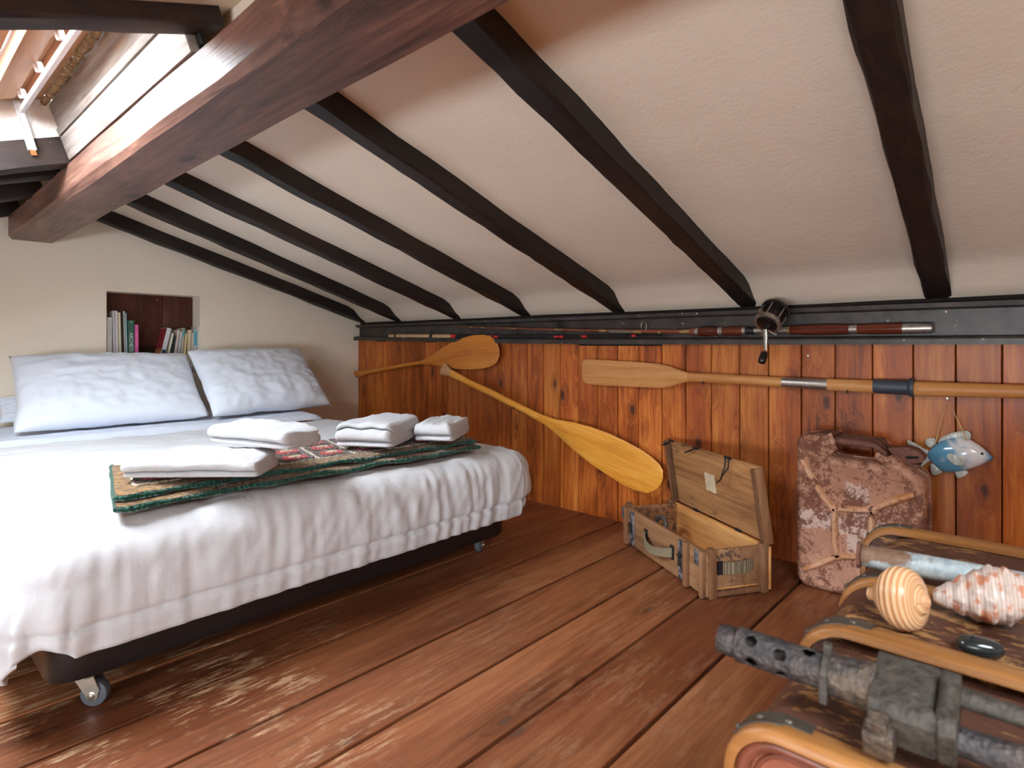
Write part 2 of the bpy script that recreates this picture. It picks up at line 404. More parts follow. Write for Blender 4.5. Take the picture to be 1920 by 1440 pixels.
# rafters, boarded side
def timber(a, b, wdt, dep, n=26, jit=0.0022, seed=0, sx=(0, 1)):
    a, b = V(a), V(b); t = (b-a).normalized(); side = V((0, 0, 1)).cross(t).normalized(); up = t.cross(side).normalized()
    if up.z < 0: up = -up
    ch = 0.006; rs = []
    for i in range(n+1):
        p = a.lerp(b, i/n); q = i*0.45+seed*13.1
        P = [(0, ch), (ch, 0), (wdt-ch, 0), (wdt, ch), (wdt, dep), (0, dep)]
        rs.append([p+side*(sx[0]*x+jit*nz(q, k*3.3, 1.7)*(1.6 if k in (0, 3) else 1))*1.0+up*(y+jit*nz(q, k*5.1, 9.2)*1.5*(0 if k > 3 else 1)) for k, (x, y) in enumerate(P)])
    return MB().rings(rs)
RF = [((189, 418), (671, 604)), ((248, 390), (745, 605)), ((318, 352), (860, 603)), ((427, 300), (990, 600)), ((585, 217), (1160, 594)), ((862, 78), (1395, 584)), ((1576, 0), (1734, 566))]
ordn = ['first rafter, running down the cream end wall', 'second rafter from the cream end wall', 'third rafter from the cream end wall', 'fourth rafter from the cream end wall', 'fifth rafter from the cream end wall', 'sixth rafter from the cream end wall, ending by the fishing reel', 'seventh rafter from the cream end wall, above the jerry can']
ends = []
for i, (p, q) in enumerate(RF):
    a = onroof(*p); b = onroof(*q); 
    d = (a-b)/(a.x-b.x)
    A = b+d*(0.58-b.x); B = b+d*(XW+0.03-b.x)
    if i == 0: A.y = B.y = YE-0.001
    ends.append((A, B))
ends.append((V((0.58, -0.36, zr(0.58))), V((XW+0.03, -0.36, zr(XW+0.03))))); ordn.append('rafter beyond the jerry can, towards the gable')
ends.append((V((0.58, -1.05, zr(0.58))), V((XW+0.03, -1.05, zr(XW+0.03))))); ordn.append('last rafter beside the gable wall')
for i, ((A, B), nm) in enumerate(zip(ends, ordn)):
    tag(timber(A, B, 0.07, 0.085, 30, 0.004, i, (-1, 0)).build('rafter_beam', M_rafter, smooth=30), 'dark '+nm, 'beam', 'rafters over the pine boards', 'structure')

# ridge beam
rs = []
n = 70
for i in range(n+1):
    y = lerp(YE+0.03, YB, i/n); q = y*2.1
    x0, x1, z0, z1 = 0.458, 0.634, 1.313, 1.418
    w1 = 0.006*nz(q, 1); w2 = 0.010*nz(q, 7); w3 = 0.006*nz(q*1.4, 11)
    c = 0.012+0.012*abs(nz(q*0.8, 21))
    P = [(x0+w1, z1), (x0+w1, z0+c*1.3), (x0+c+w1*0.5, z0+w3*0.4), (x1-0.01+w2*0.6, z0+w3*0.4), (x1+w2*0.6, z0+0.012), (x1, z1)]
    rs.append([V((a, y, b)) for a, b in P])
tag(MB().rings(rs).build('ridge_beam', M_ridge, smooth=35), 'massive brown oak ridge beam lit by the skylight', 'beam', kind='structure')

# rafters, skylight side
def left_rafter(ynear, wdt, dz, lab, seed):
    a = V((0.50, ynear+wdt, zl(0.50)+dz)); b = V((-1.9, ynear+wdt, zl(-1.9)+dz))
    tag(timber(a, b, wdt, 0.09, 30, 0.004, seed, (1, 0)).build('rafter_beam', M_rafter, smooth=30), lab, 'beam', 'rafters on the skylight slope', 'structure')
left_rafter(1.254, 0.07, 0.047, 'tarred rafter on the window side of the ridge, bounding the skylight towards the room', 31)
left_rafter(2.405, 0.07, 0.0, 'tarred rafter under the white plaster end of the skylight', 32)
left_rafter(2.60, 0.07, 0.0, 'short dark rafter end behind the skylight rafter', 33)
left_rafter(3.02, 0.07, 0.0, 'dark rafter end between skylight and end wall', 34)
left_rafter(YE-0.085, 0.07, 0.0, 'dark rafter end against the end wall beside the ridge beam', 35)
left_rafter(0.42, 0.07, 0.0, 'tarred rafter along the second skylight', 36)
left_rafter(-1.33, 0.07, 0.0, 'tarred rafter between second skylight and gable wall', 37)

# skylight: lining boards, plaster ends, frame, sash and pane
s0, s1, y0, y1 = SKY1
sk = MB()
D = 0.16
def sl_box(m, sa, sb_, ya, yb_, na, nb):
    vs = [slope(s, y, n) for n in (na, nb) for s, y in ((sa, ya), (sb_, ya), (sb_, yb_), (sa, yb_))]
    return m.add(vs, [(0,3,2,1),(4,5,6,7),(0,1,5,4),(1,2,6,5),(2,3,7,6),(3,0,4,7)])
win = tag(sl_box(MB(), 0.13, 0.72, y0+0.10, y1-0.10, 0.236, 0.240).build('window_1', M_glass, smooth=0), 'pine framed skylight in the roof slope', None, kind='structure')
sl_box(MB(), -0.03, 0.86, y1, y1+0.02, 0.05, 0.34).build('skylight_end', M_white, win, smooth=0)
sl_box(MB(), -0.03, 0.86, y0-0.02, y0, 0.05, 0.34).build('skylight_end', M_white, win, smooth=0)
sl_box(MB(), s1, s1+0.02, y0, y1, 0.0, 0.34).build('skylight_end', M_white, win, smooth=0)
for na, nb, so in ((-0.012, 0.062, 0.0), (0.066, 0.088, 0.002), (0.092, 0.165, -0.004)):
    sl_box(MB(), so-0.022, so, y0, y1-0.002, na, nb).build('lining_board', M_grey, win, bevel=0.002)
sl_box(MB(), -0.03, -0.022, y0-0.02, y1+0.02, 0.0, 0.34).build('lining_back', M_dark, win, smooth=0)
m = MB(); k = 170
m.tube([slope(0.004+0.008*nz(i*0.7), lerp(y1, y0, i/k), 0.172+0.006*nz(i*1.3, 4)) for i in range(k+1)], lambda t: 0.009+0.006*nz(t*150)+0.003*nz(t*400, 3), 9)
random.seed(3)
for i in range(220):
    yy = random.uniform(y0, y1); a_ = slope(0.004, yy, 0.170); m.tube([a_, a_+V((random.uniform(-0.02, 0.012), random.uniform(-0.012, 0.012), random.uniform(-0.022, 0.004)))], [0.0012, 0.0004], 3)
m.build('insulation_strip', M_insul, win)
def fbar(nm, sa, sb_, ya, yb_, na, nb, mat=None):
    return sl_box(MB(), sa, sb_, ya, yb_, na, nb).build(nm, mat or M_sash, win, bevel=0.004)
fbar('frame_rail', 0.006, 0.055, y0, y1, 0.182, 0.26)
fbar('frame_rail', 0.055, 0.075, y0, y1, 0.20, 0.26)
fbar('frame_rail', s1-0.055, s1-0.006, y0, y1, 0.182, 0.26)
fbar('frame_stile', 0.055, s1-0.055, y1-0.055, y1-0.002, 0.182, 0.26)
fbar('frame_stile', 0.055, s1-0.055, y0+0.002, y0+0.055, 0.182, 0.26)
fbar('sash_rail', 0.09, 0.15, y0+0.06, y1-0.06, 0.172, 0.235)
fbar('sash_rail', 0.155, 0.175, y0+0.06, y1-0.06, 0.205, 0.235)
fbar('sash_rail', s1-0.15, s1-0.09, y0+0.06, y1-0.06, 0.172, 0.235)
fbar('sash_stile', 0.15, s1-0.15, y1-0.12, y1-0.06, 0.172, 0.235)
fbar('sash_stile', 0.15, s1-0.15, y0+0.06, y0+0.12, 0.172, 0.235)
fbar('handle_bar', 0.072, 0.088, y0+0.1, y1-0.035, 0.135, 0.150, M_whitemetal)
for yy in (1.75, 2.0, 2.25): fbar('handle_bracket', 0.078, 0.10, yy, yy+0.012, 0.148, 0.175, M_whitemetal)
# blind track on the plaster end, rusty at its foot
tp = onp(30, 190, 1, y1-0.004); bt = onp(60, 282, 1, y1-0.004); sd = V((0.018, 0, 0.004))
tk = MB()
tk.prism([tp-sd*0.5, tp+sd*0.5, bt+sd*0.5, bt-sd*0.5], (0, 0, 0), (0, -0.006, 0))
for e in (-1, 1): tk.prism([tp+sd*(0.5*e-0.08), tp+sd*(0.5*e+0.08), bt+sd*(0.5*e+0.08), bt+sd*(0.5*e-0.08)], (0, 0, 0), (0, -0.013, 0))
tk.build('blind_track', M_whitemetal, win)
b2 = onp(64, 292, 1, y1-0.006)
MB().prism([bt-sd*0.4, bt+sd*0.4, b2+sd*0.4, b2-sd*0.4], (0, 0, 0), (0, -0.008, 0)).build('track_end', M_rustmetal, win)

# unseen second skylight over the viewpoint, added for its fill light
s0, s1, y0, y1 = SKY2
w3 = tag(sl_box(MB(), s0+0.06, s1-0.06, y0+0.06, y1-0.06, 0.236, 0.240).build('fill_skylight', M_glass, smooth=0), 'pine framed second skylight over the room', None, kind='structure')
for a in ((s0-0.03, s0, y0, y1), (s1, s1+0.03, y0, y1), (s0, s1, y0-0.03, y0), (s0, s1, y1, y1+0.03)):
    sl_box(MB(), *a, 0.03, 0.34).build('skylight_end', M_white, w3, smooth=0)
for a in ((s0, s0+0.06, y0, y1), (s1-0.06, s1, y0, y1), (s0+0.06, s1-0.06, y0, y0+0.06), (s0+0.06, s1-0.06, y1-0.06, y1)):
    sl_box(MB(), *a, 0.19, 0.25).build('frame_rail', M_sash, w3, bevel=0.004)
# ================================================================== BED AND BEDDING
def cloth(name, a, b, sc=260, bump=0.15, wr=0.0, wr_sc=9, rough=0.85, sheen=0.2):
    g = G(name); v = g.coord()
    weave = g.noise(v, sc, 3, 0.6); h = g.ma('MULTIPLY', weave, 0.12)
    if wr:
        w1 = g.noise(g.map(v, (1, 1.6, 1)), wr_sc, 3, 0.5, 1.2); w2 = g.noise(v, wr_sc*2.7, 3, 0.5, 0.8)
        h = g.ma('ADD', h, g.ma('ADD', g.ma('MULTIPLY', w1, wr), g.ma('MULTIPLY', w2, wr*0.5)))
    return g.done(g.mix(g.noise(v, 3, 2), a, b), rough, g.bump(h, bump, 0.02), 0, 0.2, Sheen_Weight=sheen)
M_duvet = cloth('duvet_cotton', C(200, 201, 204), C(210, 210, 213), wr=0.5, bump=0.35, wr_sc=7)
M_pillow = cloth('pillow_cotton', C(216, 221, 232), C(224, 229, 238), wr=0.5, bump=0.2, wr_sc=4)
M_sheet = cloth('sheet_cotton', C(214, 222, 238), C(224, 230, 242), wr=0.7, bump=0.4, wr_sc=11)
g = G('terry_towel'); v = g.coord(); f = g.noise(v, 420, 3, 0.7); f2 = g.noise(v, 60, 3)
M_towel = g.done(g.mix(f2, C(222, 222, 226), C(232, 232, 234)), 0.95, g.bump(g.ma('ADD', f, g.ma('MULTIPLY', f2, 0.6)), 0.8, 0.008), 0, 0.1, Sheen_Weight=0.4)
M_black = plain('black_lacquer', C(26, 23, 24), 0.35, 0, 0.5, 0.1)
M_chrome = plain('zinc_plate', C(190, 182, 165), 0.28, 0.9, 0.5, 0.1, 30, 0.03)
M_rubber = plain('grey_rubber', C(84, 86, 92), 0.6, 0, 0.4, 0.15)
M_ticking = plain('mattress_cloth', C(225, 225, 228), 0.9)

fx0, fx1, fy0, fy1 = 0.262, 1.70, 1.562, 3.55
bed = thing('bed', 'low double bed on a black frame with casters', 'bed', ((fx0+fx1)/2, (fy0+fy1)/2, 0))
# frame: rails with rounded corners
def rrect(x0, x1, y0, y1, r, z, n=7):
    P = []
    for cx, cy, a in ((x1-r, y0+r, -90), (x1-r, y1-r, 0), (x0+r, y1-r, 90), (x0+r, y0+r, 180)):
        for k in range(n+1):
            t = math.radians(a+90*k/n); P.append(V((cx+r*math.cos(t), cy+r*math.sin(t), z)))
    return P
MB().rings([rrect(fx0+0.012, fx1-0.012, fy0+0.012, fy1-0.012, 0.06, 0.083), rrect(fx0+0.003, fx1-0.003, fy0+0.003, fy1-0.003, 0.07, 0.086), rrect(fx0, fx1, fy0, fy1, 0.07, 0.094), rrect(fx0, fx1, fy0, fy1, 0.07, 0.165), rrect(fx0+0.01, fx1-0.01, fy0+0.01, fy1-0.01, 0.06, 0.172)]).build('bed_frame', M_black, bed, smooth=40)
MB().rings([rrect(fx0+0.02, fx1-0.02, fy0+0.02, fy1-0.02, 0.08, 0.172), rrect(fx0, fx1, fy0, fy1, 0.1, 0.20), rrect(fx0, fx1, fy0, fy1, 0.1, 0.315), rrect(fx0+0.03, fx1-0.03, fy0+0.03, fy1-0.03, 0.08, 0.345)]).build('mattress', M_ticking, bed)
def caster(cx, cy, ang):
    """wheel under a swivel fork; the wheel trails towards ang"""
    d = V((math.cos(ang), math.sin(ang), 0)); s = V((-d.y, d.x, 0)); r = 0.029
    top = V((cx, cy, 0.083)); ax = V((cx, cy, r))+d*0.018
    f = MB()
    f.lathe(top, (0, 0, -1), [(0, 0.034), (0.003, 0.034), (0.004, 0.022), (0.012, 0.026), (0.016, 0.02)], 20)
    for e in (-1, 1):
        o2 = s*(e*0.0155); P = [top+o2-d*0.02+V((0, 0, -0.012)), top+o2+d*0.022+V((0, 0, -0.012)), ax+o2+d*0.016+V((0, 0, 0.012)), ax+o2+d*0.010+V((0, 0, -0.006)), ax+o2-d*0.009+V((0, 0, -0.005))]
        f.prism(P, -s*0.0015, s*0.0015)
    f.prism([top-d*0.02-s*0.017+V((0, 0, -0.011)), top+d*0.022-s*0.017+V((0, 0, -0.011)), top+d*0.022+s*0.017+V((0, 0, -0.011)), top-d*0.02+s*0.017+V((0, 0, -0.011))], (0, 0, 0), (0, 0, -0.003))
    c = f.build('caster', M_chrome, bed, smooth=35)
    MB().lathe(ax-s*0.0125, s, [(0, 0.012), (0.0005, 0.022), (0.003, 0.0275), (0.007, r), (0.018, r), (0.022, 0.0275), (0.0245, 0.022), (0.025, 0.012)], 30).build('wheel', M_rubber, c)
    MB().lathe(ax-s*0.021, s, [(0, 0.003), (0.0005, 0.005), (0.003, 0.0055), (0.004, 0.009), (0.0045, 0.013), (0.038, 0.013), (0.039, 0.006), (0.042, 0.005)], 16).build('axle', M_chrome, c)
p = onp(160, 1338, 2, 0)
caster(fx0+0.08, fy0+0.055, math.radians(-40)); caster(fx1-0.075, fy0+0.10, math.radians(20)); caster(fx0+0.08, fy1-0.08, 1.2); caster(fx1-0.08, fy1-0.08, 2.0)

# duvet: a flat cloth wrapped over the mattress, hanging at three sides
dx0, dx1, dy0, dy1 = 0.195, 1.772, 1.478, 3.08
R, ZT = 0.10, 0.428
ix0, ix1, iy0 = dx0+R, dx1-R, dy0+R
def zdrop(x): return 0.016*min(1, max(0, (x-0.5)/1.1))
def duvet(u, v, off=0.0):
    Lx, Rx, Fy = 0.36, 0.22, R*math.pi/2+0.158
    s = lerp(ix0-Lx, ix1+Rx, u); t = lerp(iy0-Fy, dy1, v)
    qx = min(max(s, ix0), ix1); qy = max(t, iy0)
    e = V((s-qx, t-qy)); d = e.length
    hang = max(0, d-R*math.pi/2)
    if d > 1e-6:
        dr = e/d; a = min(d/R, math.pi/2)
        front = max(0, -dr.y); left = max(0, -dr.x)
        if s < ix0 and t < iy0:                      # front corner: cloth gathers in folds
            lim = R*math.pi/2+0.158*front**2+0.205*left**2-0.10*front*left
            dmax = min(Lx/max(left, 1e-6), Fy/max(front, 1e-6)); d *= lim/dmax
            hang = max(0, d-R*math.pi/2)
        if s > ix1 and t < iy0:
            rg = max(0, dr.x); lim = R*math.pi/2+0.158*front**2+0.063*rg**2-0.03*front*rg
            d *= lim/min(Rx/max(rg, 1e-6), Fy/max(front, 1e-6)); hang = max(0, d-R*math.pi/2)
        a = min(d/R, math.pi/2); out = R*math.sin(a)
        z = ZT - R*(1-math.cos(a)) - hang
        # soft gathers on the hanging sides
        th_ = math.atan2(left, front) if (front > 0 or left > 0) else 0
        along = (s if left <= 0 else ix0-0.16*th_-max(0, t-iy0)) if dr.x <= 0 else ix1+0.16*math.atan2(dr.x, front)+max(0, t-iy0) if dr.x > 0.001 else s
        g1 = 1.1*nz(along*19+0.8*nz(along*5, d*6), d*2.5, 3)+0.6*nz(along*44, d*5, 8)
        rr = min(1, d/(R*1.4))
        g1 += 0.55*nz(along*30+d*22, along*8, 21)*max(0, 1-abs(d-0.16)/0.16)
        out += (0.0055+0.0055*min(1, max(0, (s-0.5)/0.9)))*g1*rr*(1-0.75*math.sin(2*min(th_, math.pi/2)))
        out += 0.012*math.sin(min(1, hang/0.15)*math.pi)*1.0 - 0.012*min(1, hang/0.12)*front
        if front > 0.05:
            hs = hang-0.100                          # seam above the hem
            out -= 0.013*front*math.exp(-(hs/0.007)**2)
        wl_ = min(1, max(0, (left-0.45)/0.5)); wl_ = wl_*wl_*(3-2*wl_)
        out += wl_*(0.05*max(0, hang) + 0.02*nz(t*7, 5)*min(1, hang/0.1))
        if left > 0: out += 0.010*math.sin(min(th_, math.pi/2)*6)*math.sin(2*min(th_, math.pi/2))*min(1, hang/0.08)
        x, y = qx+dr.x*out, qy+dr.y*out
    else:
        x, y, z = s, t, ZT
    # crumples and a slightly sunken middle on the top
    k = 1-min(1, d/(R*1.3))
    z += k*(0.006*nz(s*5, t*7, 2)+0.005*nz(s*11+1.3*nz(t*3, s), t*24+2*nz(s*4, t*2), 4)+0.003*nz(s*20, t*40, 6))
    for ty in (2.0, 2.45, 2.85):
        z -= k*0.004*math.exp(-((t-ty-0.02*nz(s*4))/0.008)**2)
    z += 0.010*nz(s*2.1, t*2.2, 11)*k - zdrop(s)*k
    if t > 2.90: z -= 0.045*min(1, ((t-2.90)/0.09))**1.3
    return V((x, y, max(0.03, z+off)))
dv = tag(MB().grid(duvet, 230, 190).build('duvet', M_duvet, smooth=180, fix=True), 'puffy white duvet hanging over the foot of the bed', 'duvet')
md = dv.modifiers.new('thick', 'SOLIDIFY'); md.thickness = 0.012; md.offset = -1

# turned-down sheet under the pillows
def sheet(u, v):
    p = lerp(0.25, 1.735, u); q = lerp(2.985, 3.56, v)
    z = ZT+0.012+0.004*nz(p*9, q*14)+0.002*nz(p*25, q*30)-0.026*max(0, 1-v/0.06)**2-0.6*zdrop(p)*max(0, 1-v/0.3)
    e = max(0, 0.32-p)/0.07+max(0, p-1.67)/0.065
    return V((p, q, z-0.035*min(1, e)**2))
tag(MB().grid(sheet, 90, 40).build('bed_sheet', M_sheet, smooth=180), 'pale blue white sheet turned down over the duvet by the pillows', 'sheet')

# pillows
def pillow(name, lab, base, top, wx, th, seed, yaw=0.0, sag=0.0):
    base, top = V(base), V(top); hv = top-base; hh = hv.length; hd = hv.normalized()
    wd = V((math.cos(yaw), math.sin(yaw), 0)); nd = wd.cross(hd).normalized()
    if nd.y > 0: nd = -nd
    c = (base+top)/2
    def side(sg):
        def f(u, v):
            a, b = u*2-1, v*2-1
            k = max(0, (1-abs(a)**3.2))*max(0, (1-abs(b)**3.0))
            t = th*0.5*(k**0.52)
            ea = 1-0.035*(1-b*b)+0.02*nz(b*2, seed); eb = 1-0.05*(1-a*a)+0.025*nz(a*2, seed+4)
            wr = (0.010*nz(a*4+seed, b*5, 1)+0.006*nz(a*9, b*10+seed, 5)+0.004*nz(a*24+b*9, b*5, seed))*min(1, k*5)
            return c+wd*(a*wx/2*ea)+hd*(b*hh/2*eb - sag*(1-a*a)*max(0, b)*0.02)+nd*(sg*t+wr)
        return f
    m = MB().grid(side(1), 56, 44).grid(side(-1), 56, 44)
    o = m.build(name, M_pillow, smooth=180)
    bm = bmesh.new(); bm.from_mesh(o.data); bmesh.ops.remove_doubles(bm, verts=bm.verts[:], dist=0.002); bmesh.ops.recalc_face_normals(bm, faces=bm.faces[:]); bm.to_mesh(o.data); bm.free()
    for p in o.data.polygons: p.use_smooth = True
    return tag(o, lab, 'pillow', 'pillows against the end wall')
pillow('pillow', 'white pillow at the outer side of the bed, leaning under the tall books', (0.785, 3.10, 0.46), (0.815, 3.47, 0.765), 0.75, 0.165, 3, 0.0)
pillow('pillow', 'white pillow beside the pine boards, leaning under the bright wall', (1.505, 3.085, 0.462), (1.505, 3.445, 0.785), 0.69, 0.165, 8, 0.10)
pillow('pillow', 'flat pillow tucked behind the outer leaning pillow', (0.735, 3.48, 0.465), (0.735, 3.56, 0.575), 0.66, 0.07, 14, 0.0)

# folded crochet blanket
def bz(x, y): return 0.0
ZB = ZT+0.014
bl = [onp(216, 957, 2, ZB), onp(893, 838, 2, ZB-0.010), onp(818, 811, 2, ZB-0.004), onp(210, 892, 2, ZB)]
def crochet(name, ramp_stops, sc=1.0):
    g = G(name); v = g.coord(); w = g.map(v, (110, 110, 110)); f = g.vor(w, 1.0); r = g.noise(v, 60, 2)
    col = g.ramp(r, ramp_stops)
    return g.done(g.mix(g.step(f, 0.25, 0.7), col, (0, 0, 0, 1)) if False else g.mix(1.0, col, g.ramp(f, [(0.0, 1.0), (0.75, 0.45)]), 'MULTIPLY'), 0.95, g.bump(f, 0.9, -0.008), 0, 0.1, Sheen_Weight=0.3)
M_cro = crochet('brown_crochet', [(0.3, C(118, 82, 48)), (0.6, C(176, 134, 84))])
M_crog = crochet('green_crochet', [(0.3, C(14, 66, 52)), (0.7, C(30, 98, 78))])
M_cror = crochet('red_crochet', [(0.35, C(170, 22, 34)), (0.65, C(226, 54, 60))])
M_crod = crochet('dark_brown_crochet', [(0.35, C(62, 38, 30)), (0.65, C(98, 66, 52))])
M_crow = crochet('cream_crochet', [(0.35, C(214, 196, 166)), (0.65, C(238, 226, 204))])
M_crop = crochet('pink_crochet', [(0.35, C(236, 150, 140)), (0.6, C(244, 214, 190))])
M_croy = crochet('yellow_crochet', [(0.35, C(196, 206, 120)), (0.6, C(236, 232, 170))])
bk = thing('crochet_blanket', 'folded brown crochet blanket with green edging and red granny squares', 'blanket', (0.9, 1.75, ZT))
FA, FB, BB, BA = bl          # front-left, front-right, back-right, back-left
def bpt(u, v, z):            # u along the fold, v from the front edge to the back
    p = FA.lerp(FB, u).lerp(BA.lerp(BB, u), v)
    return V((p.x, p.y, z-zdrop(p.x)))
def layer(z, th, grow, seed, mat, name, par):
    def f(u, v):
        a = u*2-1; 
        e = grow+0.05*nz(u*8, seed)+0.02*nz(u*23, seed)
        vv = lerp(-e, 1.0, v)
        k = 1-max(0, (abs(v*2-1)-0.86)/0.14)**2
        p = bpt(u, vv, 0)
        base = z+(0.004*nz(u*12, v*4, seed)+0.006*nz(u*9, seed+3)*max(0, 1-v*5) if v < 0.2 else 0.0)-zdrop(p.x)
        return p, base, th*max(0.15, k)
    m = MB()
    m.grid(lambda u, v: (lambda q: V((q[0].x, q[0].y, q[1]+q[2]*0.5)))(f(u, v)), 90, 20)
    m.grid(lambda u, v: (lambda q: V((q[0].x, q[0].y, q[1]-q[2]*0.5)))(f(u, v)), 90, 20)
    o = m.build(name, mat, par, smooth=60)
    # green crocheted edge along the front and the outer end
    P = [(lambda q: V((q[0].x, q[0].y-0.002, q[1])))(f(1-i/110, 0.0)) for i in range(111)]+[(lambda q: V((q[0].x, q[0].y, q[1])))(f(0.0, i/24)) for i in range(1, 25)]
    e = MB(); e.tube(P, lambda t: th*0.42+0.0012*math.sin(t*900), 7)
    e.build('green_edging', M_crog, o)
    return o
layer(ZB+0.008, 0.016, 0.07, 1, M_cro, 'blanket_fold', bk)
layer(ZB+0.025, 0.016, -0.02, 5, M_cro, 'blanket_fold', bk)
topz = ZB+0.034
def patch(u0, u1, v0, v1, z, mat, name, par, rnd=0.0, th=0.003):
    m = MB(); n = 26; P = []
    cu, cv, hu, hv = (u0+u1)/2, (v0+v1)/2, (u1-u0)/2, (v1-v0)/2
    for k in range(n):
        t = 2*math.pi*k/n; c, s = math.cos(t), math.sin(t); ex = 0.35 if rnd else 0.12
        P.append((cu+hu*math.copysign(abs(c)**(ex*2), c), cv+hv*math.copysign(abs(s)**(ex*2), s)))
    m.rings([[bpt(a, b, z-0.002) for a, b in P], [bpt(a, b, z+th*0.7) for a, b in P], [bpt(cu+(a-cu)*0.9, cv+(b-cv)*0.86, z+th) for a, b in P]])
    return m.build(name, mat, par, smooth=50)
for i in range(9):
    for j in range(3):
        u0 = 0.035+i*0.106; u1 = u0+0.096; v0 = 0.17+j*0.275; v1 = v0+0.25
        q = patch(u0-0.005, u1+0.005, v0-0.0125, v1+0.0125, topz, M_crow, 'granny_square', bk)
        patch(u0, u1, v0, v1, topz+0.002, M_crod, 'square_round', q)
        patch(u0+0.014, u1-0.014, v0+0.04, v1-0.04, topz+0.004, M_cror, 'square_round', q, 1)
        patch(u0+0.030, u1-0.030, v0+0.085, v1-0.085, topz+0.006, M_crop, 'square_round', q, 1)
        patch(u0+0.039, u1-0.039, v0+0.105, v1-0.105, topz+0.0075, M_croy, 'square_round', q, 1)

# towels: a ribbon of terry folded back and forth
def towel(name, lab, cen, lx, wy, layers, th, yaw, tilt=0.0, seed=0, bands=None, droop=0.0):
    """lx: along the visible folded edge, wy: depth from fold to back; layers stacked"""
    path = []
    z = th*0.5
    for k in range(layers):
        a, b = (-wy/2, wy/2) if k % 2 == 0 else (wy/2, -wy/2)
        sh = 0.004*nz(k*3.1, seed)
        for i in range(9): path.append((lerp(a, b, i/8)*(0.97 if 0 < i < 8 else 1)+sh, z))
        if k < layers-1:
            sg = 1 if k % 2 == 0 else -1
            for t in (0.25, 0.5, 0.75):
                path.append((b+sg*math.sin(t*math.pi)*th*0.55+sh, z+th*(1-math.cos(t*math.pi))/2))
        z += th*1.0
    n = len(path); hw = th*0.47
    left, right = [], []
    for i, (y, zz) in enumerate(path):
        y0_, z0_ = path[max(0, i-1)]; y1_, z1_ = path[min(n-1, i+1)]
        t = V((y1_-y0_, z1_-z0_)).normalized(); nn = V((-t.y, t.x))
        left.append((y+nn.x*hw, zz+nn.y*hw)); right.append((y-nn.x*hw, zz-nn.y*hw))
    cap0 = [(path[-1][0]+(-hw if layers % 2 == 0 else hw)*0.7, path[-1][1])]; cap1 = [(path[0][0]-hw*0.7, path[0][1])]
    loop = left+cap0+right[::-1]+cap1
    cen = V(cen); X = V((math.cos(yaw), math.sin(yaw), 0)); Y = V((-X.y, X.x, 0))
    rs = []; K = 46; H = th*layers
    for i in range(K+1):
        s = i/K*2-1
        rnd = 1-0.14*max(0, (abs(s)-0.80)/0.20)**2.5
        ring = []
        for j, (y, zz) in enumerate(loop):
            kz = zz/H
            puff = 0.010*nz(s*2.2+seed, y*8, kz*2)+0.004*nz(s*9, y*22, seed+kz*4)
            bd = 0.0
            if bands and zz > H*0.8:
                for c0 in bands:
                    bd -= 0.0028*math.exp(-((s-c0)/0.016)**2)
            p = cen+X*(s*lx/2*(1+0.02*nz(y*12, kz*3, seed)))+Y*(y*rnd)+V((0, 0, zz*rnd*(1-0.12*abs(s)**4)+puff*kz+bd+tilt*s*lx/2))
            p.z -= droop*max(0, s)**2*kz
            ring.append(p)
        rs.append(ring)
    return tag(MB().rings(rs).build(name, M_towel, smooth=180, sub=1), lab, 'towel', 'white towels on the blanket')
def tw(x, y, z): return onp(x, y, 2, z)
ZS = topz+0.0125
towel('towel', 'long white towel rolled flat on the outer end of the blanket', (0.590, 1.618, ZS), 0.335, 0.135, 3, 0.018, math.radians(-46), 0, 2, bands=(0.30, 0.36, 0.42))
towel('towel', 'smaller white towel with woven stripes lying askew over the long one', (0.738, 1.585, ZS+0.0625), 0.265, 0.130, 3, 0.017, math.radians(-68), -0.03, 5, bands=(-0.24, -0.16, -0.08, 0.0, 0.08, 0.16, 0.24))
z3 = ZS-zdrop(1.1)+0.004
towel('towel', 'white towel folded square between the long towel and the boards', (1.205, 1.720, z3), 0.195, 0.27, 4, 0.0205, math.radians(-58), 0.0, 9, bands=None)
towel('towel', 'white towel folded behind the square one, close to the boards', (1.434, 1.650, ZS-zdrop(1.35)+0.004), 0.140, 0.23, 3, 0.022, math.radians(-58), 0, 13)
